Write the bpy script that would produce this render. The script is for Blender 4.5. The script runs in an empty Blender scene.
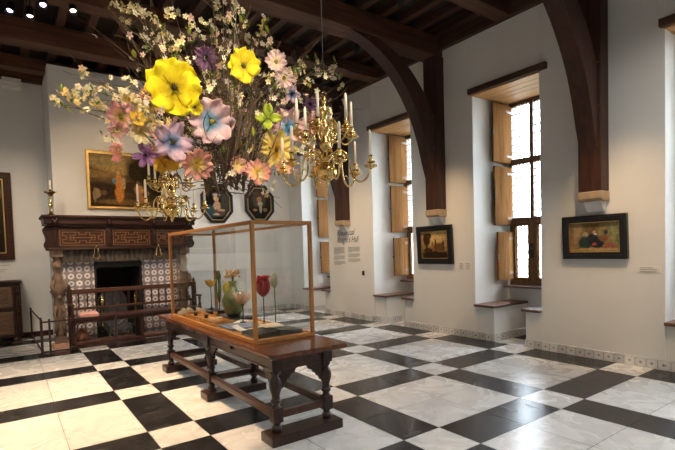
import bpy, math, random
from mathutils import Vector, Matrix
random.seed(11)
PI = math.pi
SC = bpy.context.scene
COL = SC.collection
R = math.radians

# ---------------------------------------------------------------- mesh builder
class MB:
    def __init__(s):
        s.v = []; s.f = []; s.sm = []; s.mi = []; s.c = []; s.cur = 0; s.col = (1, 1, 1)
    def add(s, vs, fs, smooth=False, M=None, cols=None):
        b = len(s.v)
        for i, p in enumerate(vs):
            p = Vector(p)
            if M is not None: p = M @ p
            s.v.append(p); s.c.append(cols[i] if cols else s.col)
        for f in fs:
            s.f.append([b + i for i in f]); s.sm.append(smooth); s.mi.append(s.cur)
        return s
    def box(s, x0, x1, y0, y1, z0, z1, M=None):
        vs = [(x, y, z) for x in (x0, x1) for y in (y0, y1) for z in (z0, z1)]
        fs = [(0, 1, 3, 2), (4, 6, 7, 5), (0, 4, 5, 1), (2, 3, 7, 6), (0, 2, 6, 4), (1, 5, 7, 3)]
        return s.add(vs, fs, False, M)
    def cb(s, cx, cy, cz, sx, sy, sz, M=None):
        return s.box(cx - sx/2, cx + sx/2, cy - sy/2, cy + sy/2, cz - sz/2, cz + sz/2, M)
    def lathe(s, prof, n=16, o=(0, 0, 0), M=None, sx=1, sy=1):
        vs = []; fs = []
        for r, z in prof:
            for k in range(n):
                a = 2*PI*k/n
                vs.append((o[0] + r*sx*math.cos(a), o[1] + r*sy*math.sin(a), o[2] + z))
        m = len(prof)
        for i in range(m-1):
            for k in range(n):
                k2 = (k+1) % n
                fs.append((i*n+k, i*n+k2, (i+1)*n+k2, (i+1)*n+k))
        fs.append(tuple(range(n-1, -1, -1))); fs.append(tuple((m-1)*n+k for k in range(n)))
        return s.add(vs, fs, True, M)
    def tube(s, pts, r, n=8, M=None):
        pts = [Vector(p) for p in pts]; m = len(pts)
        rs = r if isinstance(r, (list, tuple)) else [r]*m
        vs = []; fs = []; up = None
        for i, p in enumerate(pts):
            d = (pts[min(i+1, m-1)] - pts[max(i-1, 0)])
            d = d.normalized() if d.length > 1e-9 else Vector((0, 0, 1))
            if up is None:
                up = Vector((0, 0, 1)) if abs(d.z) < .9 else Vector((1, 0, 0))
            a = d.cross(up)
            if a.length < 1e-6: a = d.orthogonal()
            a.normalize(); b = a.cross(d).normalized(); up = b
            for k in range(n):
                t = 2*PI*k/n
                vs.append(p + a*(rs[i]*math.cos(t)) + b*(rs[i]*math.sin(t)))
        for i in range(m-1):
            for k in range(n):
                k2 = (k+1) % n
                fs.append((i*n+k, (i+1)*n+k, (i+1)*n+k2, i*n+k2))
        fs.append(tuple(range(n))); fs.append(tuple((m-1)*n+k for k in range(n-1, -1, -1)))
        return s.add(vs, fs, True, M)
    def prism(s, poly, h0, h1, plane='xz', M=None, smooth=False):
        n = len(poly)
        def P(a, b, h):
            return {'xz': (a, h, b), 'xy': (a, b, h), 'yz': (h, a, b)}[plane]
        vs = [P(a, b, h0) for a, b in poly] + [P(a, b, h1) for a, b in poly]
        fs = [tuple(range(n)), tuple(range(2*n-1, n-1, -1))]
        fs += [(i, i+n, (i+1) % n + n, (i+1) % n) for i in range(n)]
        return s.add(vs, fs, smooth, M)
    def ring(s, outer, inner, h0, h1, plane='xz', M=None):
        n = len(outer)
        def P(a, b, h):
            return {'xz': (a, h, b), 'xy': (a, b, h), 'yz': (h, a, b)}[plane]
        vs = [P(a, b, h) for h in (h0, h1) for pl in (outer, inner) for a, b in pl]
        fs = []
        for i in range(n):
            j = (i+1) % n
            fs += [(i, j, n+j, n+i), (2*n+i, 3*n+i, 3*n+j, 2*n+j), (i, 2*n+i, 2*n+j, j), (n+i, n+j, 3*n+j, 3*n+i)]
        return s.add(vs, fs, False, M)
    def ball(s, c, r, n=10, sx=1, sy=1, sz=1, M=None):
        prof = [(max(1e-4, r*math.sin(PI*i/n)), -r*math.cos(PI*i/n)*sz) for i in range(n+1)]
        return s.lathe(prof, n+4, c, M, sx, sy)
    def grid(s, fn, nu, nv, M=None, smooth=True, colfn=None):
        vs = []; cs = []
        for i in range(nu+1):
            for j in range(nv+1):
                vs.append(fn(i/nu, j/nv)); cs.append(colfn(i/nu, j/nv) if colfn else s.col)
        fs = [(i*(nv+1)+j, (i+1)*(nv+1)+j, (i+1)*(nv+1)+j+1, i*(nv+1)+j+1) for i in range(nu) for j in range(nv)]
        return s.add(vs, fs, smooth, M, cs)
    def mesh(s, name, mats):
        me = bpy.data.meshes.new(name)
        me.from_pydata([tuple(v) for v in s.v], [], s.f)
        for i, p in enumerate(me.polygons):
            p.use_smooth = s.sm[i]; p.material_index = s.mi[i]
        at = me.color_attributes.new('Col', 'FLOAT_COLOR', 'POINT')
        for i, c in enumerate(s.c): at.data[i].color = (c[0], c[1], c[2], 1)
        for m in (mats if isinstance(mats, (list, tuple)) else [mats]): me.materials.append(m)
        import bmesh
        bm = bmesh.new(); bm.from_mesh(me); bmesh.ops.recalc_face_normals(bm, faces=bm.faces); bm.to_mesh(me); bm.free()
        return me
    def build(s, name, mats, parent=None, bevel=0, solid=0, loc=None, seg=2):
        o = bpy.data.objects.new(name, s.mesh(name, mats)); COL.objects.link(o)
        if parent is not None: o.parent = parent
        if loc is not None: o.location = loc
        if solid:
            m = o.modifiers.new('Solidify', 'SOLIDIFY'); m.thickness = solid; m.offset = 0
        if bevel:
            m = o.modifiers.new('Bevel', 'BEVEL'); m.width = bevel; m.segments = seg
            m.limit_method = 'ANGLE'; m.angle_limit = R(40)
        return o

def empty(name, loc=(0, 0, 0), rz=0, label=None, cat=None, group=None, kind=None):
    o = bpy.data.objects.new(name, None); COL.objects.link(o)
    o.location = loc; o.rotation_euler = (0, 0, rz); o.empty_display_size = .1
    tag(o, label, cat, group, kind); return o
def tag(o, label=None, cat=None, group=None, kind=None):
    for k, v in (('label', label), ('category', cat), ('group', group), ('kind', kind)):
        if v: o[k] = v
    return o
def copy_tree(o, parent=None):
    c = o.copy(); COL.objects.link(c)
    if parent is not None: c.parent = parent
    for ch in list(o.children): copy_tree(ch, c)
    return c

# ---------------------------------------------------------------- materials
def mat_new(name):
    m = bpy.data.materials.new(name); m.use_nodes = True
    nt = m.node_tree; nt.nodes.clear()
    out = nt.nodes.new('ShaderNodeOutputMaterial'); b = nt.nodes.new('ShaderNodeBsdfPrincipled')
    nt.links.new(b.outputs[0], out.inputs[0])
    return m, nt, b, out
def rgba(c): return (c[0], c[1], c[2], 1)
def N(nt, t, **kw):
    n = nt.nodes.new(t)
    for k, v in kw.items():
        if k.startswith('i_'):
            k = k[2:]; k = int(k) if k.isdigit() else k
            n.inputs[k].default_value = v
        else: setattr(n, k, v)
    return n
def plain(name, c, rough=.5, metal=0, spec=.5, noise=.12, nscale=12, bump=0, bscale=60):
    m, nt, b, out = mat_new(name)
    b.inputs['Roughness'].default_value = rough; b.inputs['Metallic'].default_value = metal
    b.inputs['Specular IOR Level'].default_value = spec
    tc = N(nt, 'ShaderNodeTexCoord'); nz = N(nt, 'ShaderNodeTexNoise'); nz.inputs['Scale'].default_value = nscale
    nz.inputs['Detail'].default_value = 4
    nt.links.new(tc.outputs['Object'], nz.inputs['Vector'])
    mx = N(nt, 'ShaderNodeMix', data_type='RGBA')
    mx.inputs[6].default_value = rgba([x*(1-noise) for x in c]); mx.inputs[7].default_value = rgba([min(1, x*(1+noise)) for x in c])
    nt.links.new(nz.outputs['Fac'], mx.inputs[0]); nt.links.new(mx.outputs[2], b.inputs['Base Color'])
    if bump:
        n2 = N(nt, 'ShaderNodeTexNoise'); n2.inputs['Scale'].default_value = bscale
        nt.links.new(tc.outputs['Object'], n2.inputs['Vector'])
        bp = N(nt, 'ShaderNodeBump'); bp.inputs['Strength'].default_value = bump; bp.inputs['Distance'].default_value = .01
        nt.links.new(n2.outputs['Fac'], bp.inputs['Height']); nt.links.new(bp.outputs[0], b.inputs['Normal'])
    return m
def wood(name, c1, c2, axis='y', rough=.45, scale=9, spec=.4, stretch=.06, bump=.1):
    m, nt, b, out = mat_new(name)
    b.inputs['Roughness'].default_value = rough; b.inputs['Specular IOR Level'].default_value = spec
    tc = N(nt, 'ShaderNodeTexCoord'); mp = N(nt, 'ShaderNodeMapping')
    sc = [1, 1, 1]; sc['xyz'.index(axis)] = stretch; mp.inputs['Scale'].default_value = sc
    nt.links.new(tc.outputs['Object'], mp.inputs[0])
    nz = N(nt, 'ShaderNodeTexNoise'); nz.inputs['Scale'].default_value = scale*4; nz.inputs['Detail'].default_value = 8; nz.inputs['Roughness'].default_value = .65
    nt.links.new(mp.outputs[0], nz.inputs['Vector'])
    cr = N(nt, 'ShaderNodeValToRGB'); cr.color_ramp.elements[0].position = .3; cr.color_ramp.elements[1].position = .72
    cr.color_ramp.elements[0].color = rgba(c1); cr.color_ramp.elements[1].color = rgba(c2)
    nt.links.new(nz.outputs['Fac'], cr.inputs[0]); nt.links.new(cr.outputs[0], b.inputs['Base Color'])
    bp = N(nt, 'ShaderNodeBump'); bp.inputs['Strength'].default_value = bump; bp.inputs['Distance'].default_value = .01
    nt.links.new(nz.outputs['Fac'], bp.inputs['Height']); nt.links.new(bp.outputs[0], b.inputs['Normal'])
    return m
def marble(name, c1, c2, vein, rough, spec=.5):
    m, nt, b, out = mat_new(name)
    b.inputs['Roughness'].default_value = rough; b.inputs['Specular IOR Level'].default_value = spec
    tc = N(nt, 'ShaderNodeTexCoord'); at = N(nt, 'ShaderNodeAttribute', attribute_name='Col')
    sh = N(nt, 'ShaderNodeVectorMath', operation='MULTIPLY_ADD'); sh.inputs[1].default_value = (9, 9, 9)
    nt.links.new(at.outputs['Color'], sh.inputs[0]); nt.links.new(tc.outputs['Object'], sh.inputs[2])
    n1 = N(nt, 'ShaderNodeTexNoise'); n1.inputs['Scale'].default_value = 2.2; n1.inputs['Detail'].default_value = 8; n1.inputs['Distortion'].default_value = 1.6
    nt.links.new(sh.outputs[0], n1.inputs['Vector'])
    n2 = N(nt, 'ShaderNodeTexNoise'); n2.inputs['Scale'].default_value = 1.1; n2.inputs['Detail'].default_value = 6; n2.inputs['Distortion'].default_value = 2.5
    nt.links.new(sh.outputs[0], n2.inputs['Vector'])
    mx = N(nt, 'ShaderNodeMix', data_type='RGBA'); mx.inputs[6].default_value = rgba(c1); mx.inputs[7].default_value = rgba(c2)
    nt.links.new(n1.outputs['Fac'], mx.inputs[0])
    cr = N(nt, 'ShaderNodeValToRGB'); e = cr.color_ramp.elements
    e[0].position = .44; e[0].color = (0, 0, 0, 1); e[1].position = .56; e[1].color = (0, 0, 0, 1)
    k = e.new(.5); k.color = (1, 1, 1, 1)
    nt.links.new(n2.outputs['Fac'], cr.inputs[0])
    ml = N(nt, 'ShaderNodeMath', operation='MULTIPLY'); ml.inputs[1].default_value = .34; nt.links.new(cr.outputs[0], ml.inputs[0])
    m2 = N(nt, 'ShaderNodeMix', data_type='RGBA'); m2.inputs[7].default_value = rgba(vein)
    nt.links.new(ml.outputs[0], m2.inputs[0]); nt.links.new(mx.outputs[2], m2.inputs[6])
    br = N(nt, 'ShaderNodeMix', data_type='RGBA', blend_type='MULTIPLY'); br.inputs[0].default_value = .35
    sp = N(nt, 'ShaderNodeSeparateColor'); nt.links.new(at.outputs['Color'], sp.inputs[0])
    cc = N(nt, 'ShaderNodeCombineColor')
    for i in range(3): nt.links.new(sp.outputs[0], cc.inputs[i])
    nt.links.new(m2.outputs[2], br.inputs[6]); nt.links.new(cc.outputs[0], br.inputs[7])
    nt.links.new(br.outputs[2], b.inputs['Base Color'])
    nr = N(nt, 'ShaderNodeMapRange'); nr.inputs[3].default_value = rough*.7; nr.inputs[4].default_value = rough*1.4
    nt.links.new(n1.outputs['Fac'], nr.inputs[0]); nt.links.new(nr.outputs[0], b.inputs['Roughness'])
    return m
def vcol(name, rough=.6, trans=.25, spec=.2):
    m, nt, b, out = mat_new(name)
    at = N(nt, 'ShaderNodeAttribute', attribute_name='Col')
    b.inputs['Roughness'].default_value = rough; b.inputs['Specular IOR Level'].default_value = spec
    tc = N(nt, 'ShaderNodeTexCoord'); nz = N(nt, 'ShaderNodeTexNoise'); nz.inputs['Scale'].default_value = 14; nz.inputs['Detail'].default_value = 4; nz.inputs['Distortion'].default_value = .6
    nt.links.new(tc.outputs['Object'], nz.inputs['Vector'])
    mr = N(nt, 'ShaderNodeMapRange'); mr.inputs[1].default_value = .3; mr.inputs[2].default_value = .7; mr.inputs[3].default_value = .8; mr.inputs[4].default_value = 1.12; nt.links.new(nz.outputs['Fac'], mr.inputs[0])
    sc = N(nt, 'ShaderNodeVectorMath', operation='SCALE'); nt.links.new(at.outputs['Color'], sc.inputs[0]); nt.links.new(mr.outputs[0], sc.inputs['Scale'])
    bp = N(nt, 'ShaderNodeBump'); bp.inputs['Strength'].default_value = .7; bp.inputs['Distance'].default_value = .02
    nt.links.new(nz.outputs['Fac'], bp.inputs['Height']); nt.links.new(bp.outputs[0], b.inputs['Normal'])
    nt.links.new(sc.outputs[0], b.inputs['Base Color'])
    if trans:
        tr = N(nt, 'ShaderNodeBsdfTranslucent'); nt.links.new(sc.outputs[0], tr.inputs[0])
        mx = N(nt, 'ShaderNodeMixShader'); mx.inputs[0].default_value = trans
        nt.links.new(b.outputs[0], mx.inputs[1]); nt.links.new(tr.outputs[0], mx.inputs[2]); nt.links.new(mx.outputs[0], out.inputs[0])
    return m
def thin_glass(name, tint=(1, 1, 1), ior=1.45):
    m, nt, b, out = mat_new(name); nt.nodes.remove(b)
    t = N(nt, 'ShaderNodeBsdfTransparent'); t.inputs[0].default_value = rgba(tint)
    g = N(nt, 'ShaderNodeBsdfGlossy'); g.inputs['Roughness'].default_value = .0
    ge = N(nt, 'ShaderNodeNewGeometry'); dt = N(nt, 'ShaderNodeVectorMath', operation='DOT_PRODUCT')
    nt.links.new(ge.outputs['Normal'], dt.inputs[0]); nt.links.new(ge.outputs['Incoming'], dt.inputs[1])
    ab = N(nt, 'ShaderNodeMath', operation='ABSOLUTE'); nt.links.new(dt.outputs['Value'], ab.inputs[0])
    iv = N(nt, 'ShaderNodeMath', operation='SUBTRACT'); iv.inputs[0].default_value = 1; nt.links.new(ab.outputs[0], iv.inputs[1])
    pw = N(nt, 'ShaderNodeMath', operation='POWER', i_1=5.0); nt.links.new(iv.outputs[0], pw.inputs[0])
    fr = N(nt, 'ShaderNodeMath', operation='MULTIPLY_ADD', i_1=.96, i_2=.04); nt.links.new(pw.outputs[0], fr.inputs[0])
    mx = N(nt, 'ShaderNodeMixShader')
    nt.links.new(fr.outputs[0], mx.inputs[0]); nt.links.new(t.outputs[0], mx.inputs[1]); nt.links.new(g.outputs[0], mx.inputs[2])
    nt.links.new(mx.outputs[0], out.inputs[0])
    return m
def emis(name, c, s):
    m, nt, b, out = mat_new(name)
    b.inputs['Base Color'].default_value = rgba(c); b.inputs['Emission Color'].default_value = rgba(c); b.inputs['Emission Strength'].default_value = s
    return m
def ring_tiles(name, ts, ground, light, dark, kind='ring'):
    """glazed tiles laid on a grid in the object's x(+y) / z plane"""
    m, nt, b, out = mat_new(name); b.inputs['Roughness'].default_value = .18
    L = nt.links.new
    tc = N(nt, 'ShaderNodeTexCoord'); sp = N(nt, 'ShaderNodeSeparateXYZ'); L(tc.outputs['Object'], sp.inputs[0])
    u0 = N(nt, 'ShaderNodeMath', operation='ADD'); L(sp.outputs[0], u0.inputs[0]); L(sp.outputs[1], u0.inputs[1])
    fr = []; fl = []
    for src in (u0.outputs[0], sp.outputs[2]):
        d = N(nt, 'ShaderNodeMath', operation='DIVIDE', i_1=ts); L(src, d.inputs[0])
        f = N(nt, 'ShaderNodeMath', operation='FRACT'); L(d.outputs[0], f.inputs[0])
        g = N(nt, 'ShaderNodeMath', operation='FLOOR'); L(d.outputs[0], g.inputs[0])
        c = N(nt, 'ShaderNodeMath', operation='SUBTRACT', i_1=.5); L(f.outputs[0], c.inputs[0])
        fr.append(c); fl.append(g)
    cv = N(nt, 'ShaderNodeCombineXYZ'); L(fr[0].outputs[0], cv.inputs[0]); L(fr[1].outputs[0], cv.inputs[1])
    iv = N(nt, 'ShaderNodeCombineXYZ'); L(fl[0].outputs[0], iv.inputs[0]); L(fl[1].outputs[0], iv.inputs[1])
    wn = N(nt, 'ShaderNodeTexWhiteNoise'); L(iv.outputs[0], wn.inputs['Vector'])
    ln = N(nt, 'ShaderNodeVectorMath', operation='LENGTH'); L(cv.outputs[0], ln.inputs[0])
    nz = N(nt, 'ShaderNodeTexNoise'); nz.inputs['Scale'].default_value = 45; L(tc.outputs['Object'], nz.inputs['Vector'])
    ad = N(nt, 'ShaderNodeMath', operation='MULTIPLY_ADD', i_1=.14); L(nz.outputs['Fac'], ad.inputs[0]); L(ln.outputs['Value'], ad.inputs[2])
    cr = N(nt, 'ShaderNodeValToRGB'); e = cr.color_ramp.elements; cr.color_ramp.interpolation = 'LINEAR'
    if kind == 'ring':
        stops = [(0, light), (.13, dark), (.2, dark), (.26, light), (.42, light), (.48, ground), (.7, ground)]
    else:
        stops = [(0, dark), (.13, dark), (.22, ground), (.36, ground), (.5, ground), (.58, light), (.66, ground)]
    e[0].position, e[0].color = stops[0][0], rgba(stops[0][1]); e[1].position, e[1].color = stops[-1][0], rgba(stops[-1][1])
    for p, c in stops[1:-1]:
        k = e.new(p); k.color = rgba(c)
    L(ad.outputs[0], cr.inputs[0])
    vr = N(nt, 'ShaderNodeMapRange'); vr.inputs[3].default_value = .72; vr.inputs[4].default_value = 1.1; L(wn.outputs['Value'], vr.inputs[0])
    mv = N(nt, 'ShaderNodeVectorMath', operation='SCALE'); L(cr.outputs[0], mv.inputs[0]); L(vr.outputs[0], mv.inputs['Scale'])
    ab = []
    for c in fr:
        a = N(nt, 'ShaderNodeMath', operation='ABSOLUTE'); L(c.outputs[0], a.inputs[0]); ab.append(a)
    mxx = N(nt, 'ShaderNodeMath', operation='MAXIMUM'); L(ab[0].outputs[0], mxx.inputs[0]); L(ab[1].outputs[0], mxx.inputs[1])
    gt = N(nt, 'ShaderNodeMath', operation='GREATER_THAN', i_1=.485); L(mxx.outputs[0], gt.inputs[0])
    mg = N(nt, 'ShaderNodeMix', data_type='RGBA'); mg.inputs[7].default_value = (.2, .18, .16, 1)
    L(gt.outputs[0], mg.inputs[0]); L(mv.outputs[0], mg.inputs[6]); L(mg.outputs[2], b.inputs['Base Color'])
    return m
def painting(name, top, bottom, blobs, zr, rough=.35, wob=.06, wscale=7):
    """a canvas painted with soft strokes; local x across, z up"""
    m, nt, b, out = mat_new(name); L = nt.links.new
    b.inputs['Roughness'].default_value = .65; b.inputs['Specular IOR Level'].default_value = .06
    tc = N(nt, 'ShaderNodeTexCoord'); nz = N(nt, 'ShaderNodeTexNoise'); nz.inputs['Scale'].default_value = wscale; nz.inputs['Detail'].default_value = 5
    L(tc.outputs['Object'], nz.inputs['Vector'])
    sb = N(nt, 'ShaderNodeVectorMath', operation='SUBTRACT'); sb.inputs[1].default_value = (.5, .5, .5); L(nz.outputs['Color'], sb.inputs[0])
    sc = N(nt, 'ShaderNodeVectorMath', operation='MULTIPLY_ADD'); sc.inputs[1].default_value = (wob*2, 0, wob*2)
    L(sb.outputs[0], sc.inputs[0]); L(tc.outputs['Object'], sc.inputs[2])
    sp = N(nt, 'ShaderNodeSeparateXYZ'); L(sc.outputs[0], sp.inputs[0])
    mr = N(nt, 'ShaderNodeMapRange'); mr.inputs[1].default_value = zr[0]; mr.inputs[2].default_value = zr[1]; L(sp.outputs[2], mr.inputs[0])
    mx = N(nt, 'ShaderNodeMix', data_type='RGBA'); mx.inputs[6].default_value = rgba(bottom); mx.inputs[7].default_value = rgba(top); L(mr.outputs[0], mx.inputs[0])
    cur = mx.outputs[2]
    for (cx, cz, rx, rz, c) in blobs:
        s1 = N(nt, 'ShaderNodeVectorMath', operation='SUBTRACT'); s1.inputs[1].default_value = (cx, 0, cz); L(sc.outputs[0], s1.inputs[0])
        s2 = N(nt, 'ShaderNodeVectorMath', operation='MULTIPLY'); s2.inputs[1].default_value = (1/rx, 0, 1/rz); L(s1.outputs[0], s2.inputs[0])
        ln = N(nt, 'ShaderNodeVectorMath', operation='LENGTH'); L(s2.outputs[0], ln.inputs[0])
        m2 = N(nt, 'ShaderNodeMapRange'); m2.inputs[1].default_value = 1.15; m2.inputs[2].default_value = .75; L(ln.outputs['Value'], m2.inputs[0])
        mm = N(nt, 'ShaderNodeMix', data_type='RGBA'); mm.inputs[7].default_value = rgba(c); L(m2.outputs[0], mm.inputs[0]); L(cur, mm.inputs[6]); cur = mm.outputs[2]
    n3 = N(nt, 'ShaderNodeTexNoise'); n3.inputs['Scale'].default_value = 26; n3.inputs['Detail'].default_value = 6; L(tc.outputs['Object'], n3.inputs['Vector'])
    v = N(nt, 'ShaderNodeMapRange'); v.inputs[3].default_value = .25; v.inputs[4].default_value = 1.85; L(n3.outputs['Fac'], v.inputs[0])
    sc2 = N(nt, 'ShaderNodeVectorMath', operation='SCALE'); L(cur, sc2.inputs[0]); L(v.outputs[0], sc2.inputs['Scale'])
    L(sc2.outputs[0], b.inputs['Base Color'])
    return m

M = {}
M['plaster'] = plain('plaster', (.78, .765, .73), .85, spec=.2, noise=.04, nscale=3, bump=.06, bscale=25)
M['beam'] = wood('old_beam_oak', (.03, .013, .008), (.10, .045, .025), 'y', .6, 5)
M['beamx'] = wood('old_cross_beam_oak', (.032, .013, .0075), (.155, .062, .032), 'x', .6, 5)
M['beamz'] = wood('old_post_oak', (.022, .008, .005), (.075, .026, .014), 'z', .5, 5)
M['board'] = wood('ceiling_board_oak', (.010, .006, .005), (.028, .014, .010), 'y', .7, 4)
M['white_tile'] = marble('white_marble', (.80, .77, .73), (.71, .68, .64), (.46, .45, .44), .26)
M['black_tile'] = marble('black_marble', (.008, .008, .010), (.016, .016, .018), (.055, .052, .05), .24, .35)
M['grout'] = plain('grout', (.16, .14, .12), .9)
M['stone'] = plain('sandstone', (.42, .30, .19), .8, noise=.3, nscale=9, bump=.3)
M['carved'] = plain('carved_stone', (.17, .105, .068), .75, noise=.6, nscale=14, bump=.5, bscale=30)
M['shutter'] = wood('shutter_oak', (.13, .058, .02), (.25, .125, .05), 'z', .9, 6, .0)
M['frame_wood'] = wood('window_frame_oak', (.09, .045, .024), (.19, .095, .045), 'z', .5, 6)
M['lintel'] = wood('lintel_oak', (.045, .02, .012), (.11, .052, .028), 'y', .6, 6)
M['soffit'] = wood('soffit_board_oak', (.36, .17, .065), (.55, .29, .11), 'y', .5, 5)
M['seat'] = wood('seat_board_oak', (.09, .042, .026), (.17, .08, .045), 'x', .35, 6)
M['table'] = wood('polished_table_oak', (.032, .010, .005), (.17, .055, .018), 'y', .15, 6, .6)
M['table_dark'] = wood('dark_table_oak', (.010, .004, .003), (.05, .018, .009), 'z', .28, 7, .5)
M['table_y'] = wood('table_stretcher_oak', (.02, .008, .005), (.10, .035, .015), 'y', .28, 7, .5)
M['case'] = wood('honey_oak', (.28, .115, .03), (.48, .22, .065), 'y', .4, 7)
M['casez'] = wood('honey_oak_upright', (.28, .115, .03), (.48, .22, .065), 'z', .4, 7)
M['mahog'] = wood('dark_mantel_oak', (.012, .005, .004), (.05, .017, .010), 'x', .4, 7, .25)
M['fret'] = wood('fret_oak', (.13, .06, .03), (.26, .13, .06), 'x', .4, 7, .3)
M['panel'] = wood('mantel_panel_oak', (.022, .008, .005), (.08, .026, .012), 'x', .4, 7, .25)
M['bench'] = wood('bench_oak', (.022, .008, .005), (.10, .034, .018), 'x', .4, 7, .3)
M['benchz'] = wood('bench_upright_oak', (.016, .006, .004), (.055, .019, .011), 'z', .4, 7, .3)
M['cab'] = wood('cabinet_oak', (.03, .013, .008), (.10, .044, .022), 'x', .4, 7, .5)
M['cab2'] = wood('cabinet_panel_oak', (.07, .034, .016), (.18, .09, .04), 'x', .4, 7, .5)
M['black_frame'] = plain('ebonised_frame', (.012, .011, .012), .3, noise=.2)
M['gold'] = plain('gilt', (.62, .40, .14), .35, .9, noise=.25)
M['brass'] = plain('polished_brass', (.80, .55, .20), .16, 1, noise=.1)
M['iron'] = plain('black_iron', (.018, .017, .018), .5, .4, noise=.3)
M['rust'] = plain('rail_iron', (.05, .02, .018), .5, .3, noise=.3)
M['candle'] = plain('candle_wax', (.86, .76, .62), .5, noise=.03)
M['soot'] = plain('soot_brick', (.012, .011, .011), .9, noise=.4)
M['castiron'] = plain('cast_iron', (.26, .26, .28), .35, .8, noise=.4, nscale=20)
M['terra'] = plain('terracotta', (.48, .25, .17), .6, noise=.2)
M['copper'] = plain('copper', (.62, .28, .17), .3, .9, noise=.2)
M['pinkcloth'] = plain('pink_cloth', (.62, .30, .24), .9, noise=.15)
M['valance'] = plain('valance_cloth', (.055, .04, .032), .9, noise=.25, nscale=40)
M['glass'] = thin_glass('case_glass', (.985, .99, .985))
M['winglass'] = thin_glass('leaded_window_glass', (.9, .93, .95))
M['lead'] = plain('lead_came', (.10, .10, .105), .5, .5)
M['card'] = plain('white_card', (.78, .75, .70), .8, noise=.02)
M['ink'] = plain('grey_lettering', (.10, .095, .09), .8, noise=.02)
M['tiles'] = ring_tiles('manganese_ring_tiles', .132, (.25, .20, .215), (.72, .66, .62), (.22, .17, .19))
M['skirt'] = ring_tiles('delft_skirting_tiles', .127, (.78, .77, .74), (.60, .60, .60), (.22, .22, .26), 'spot')
M['petal'] = vcol('painted_paper_petal', .65, .3)
M['leaf'] = vcol('leaf_green', .55, .25)
M['twig'] = plain('willow_twig', (.085, .052, .026), .7, noise=.4, nscale=20)
M['steel'] = plain('grey_steel', (.35, .35, .36), .3, .9)
M['blackpl'] = plain('black_lacquer', (.013, .013, .014), .3)
M['vase'] = plain('green_glazed_clay', (.13, .15, .055), .3, noise=.7, nscale=22)
M['dried'] = plain('dried_flower_head', (.50, .33, .16), .9, noise=.4, nscale=40)
M['paper'] = plain('old_paper', (.66, .56, .42), .8, noise=.1)
M['whitepaper'] = plain('white_paper', (.76, .72, .66), .8, noise=.05)
M['bluecloth'] = plain('blue_grey_cloth', (.20, .24, .33), .9, noise=.1)
M['book'] = plain('dark_green_leather', (.022, .03, .026), .3, noise=.3)
M['tray'] = wood('amber_tray_wood', (.42, .19, .05), (.62, .32, .1), 'y', .35, 6)
M['grass'] = plain('lawn', (.15, .14, .09), .9, noise=.4, nscale=3)
# ================================================================= ROOM SHELL
WX, BY, LX, FY = 6.5, 11.25, -4.0, -4.6        # right wall, back wall, left wall, wall behind the camera
NICHES = [(9.35, 10.58), (6.47, 7.66), (3.80, 5.0), (1.0, 2.2), (-1.7, -.5), (-4.2, -3.0)]
LZ = 4.12
# ---- floor
xs = [LX, -3.965, -3.545, -2.32, -1.90, -.675, -.255, .97, 1.39, 2.615, 3.045, 4.285, 4.735, 5.985, 6.5]
ys = [FY, -4.13, -3.69, -2.52, -2.08, -.91, -.465, .70, 1.145, 2.315, 2.755, 3.915, 4.365, 5.535, 5.98, 7.15, 7.6, 8.74, 9.2, 10.35, 10.8, BY]
fl = MB(); fl.cur = 2; fl.add([(LX-.2, FY-.2, -.012), (7.8, FY-.2, -.012), (7.8, BY+.2, -.012), (LX-.2, BY+.2, -.012)], [(0, 1, 2, 3)])
rf = random.Random(5); G = .003
def tile(x0, x1, y0, y1, black):
    fl.cur = 1 if black else 0
    k = rf.uniform(.55, 1.0); fl.col = (k, rf.random(), rf.random())
    fl.add([(x0+G, y0+G, 0), (x1-G, y0+G, 0), (x1-G, y1-G, 0), (x0+G, y1-G, 0)], [(0, 1, 2, 3)])
for i in range(len(xs)-1):
    for j in range(len(ys)-1):
        sx, sy = i % 2 == 1, j % 2 == 1
        x0, x1, y0, y1 = xs[i], xs[i+1], ys[j], ys[j+1]
        if sx and sy: tile(x0, x1, y0, y1, False)
        elif sx:
            ym = (y0+y1)/2; tile(x0, x1, y0, ym, True); tile(x0, x1, ym, y1, True)
        elif sy:
            xm = (x0+x1)/2; tile(x0, xm, y0, y1, True); tile(xm, x1, y0, y1, True)
        else:
            xm = (x0+x1)/2; ym = (y0+y1)/2
            for a, b in ((x0, xm), (xm, x1)):
                if x0 > 2: tile(a, b, y0, ym, False); tile(a, b, ym, y1, False)
                else: tile(a, b, y0, y1, False)
for (a, b) in NICHES:
    tile(6.5, 7.0, a, b, False); tile(7.0, 7.5, a, b, True)
fl.col = (1, 1, 1)
tag(fl.build('floor', [M['white_tile'], M['black_tile'], M['grout']]), 'black and white marble floor laid in a large grid', 'floor', kind='structure')

# ---- right wall with its deep window niches
w = MB(); T = 7.85
edges = [BY+.3] + [e for n in NICHES for e in (n[1], n[0])] + [FY-.3]
for k in range(0, len(edges), 2):
    w.box(WX, T, edges[k+1], edges[k], 0, 5.8)
for a, b in NICHES:
    w.box(WX, T, a, b, LZ+.03, 5.8)
    w.box(7.45, T, a, b, 0, .85)
    w.box(7.45, T, a, a+.27, .84, LZ+.04); w.box(7.45, T, b-.045, b, .84, LZ+.04)
    w.box(WX+.01, 7.46, b-.36, b+.01, 0, .565)
    w.box(WX+.01, 7.46, a-.01, a+.27, 0, .565)
tag(w.build('wall_right', M['plaster'], bevel=.006), 'white plastered wall with the deep window niches', 'wall', kind='structure')
bw = MB(); bw.box(LX-.3, WX+.05, BY, BY+.3, 0, 5.8)
tag(bw.build('wall_back', M['plaster']), 'white plastered end wall behind the fireplace', 'wall', kind='structure')
lw = MB(); lw.box(LX-.3, LX, FY-.3, BY+.3, 0, 5.8)
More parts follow.
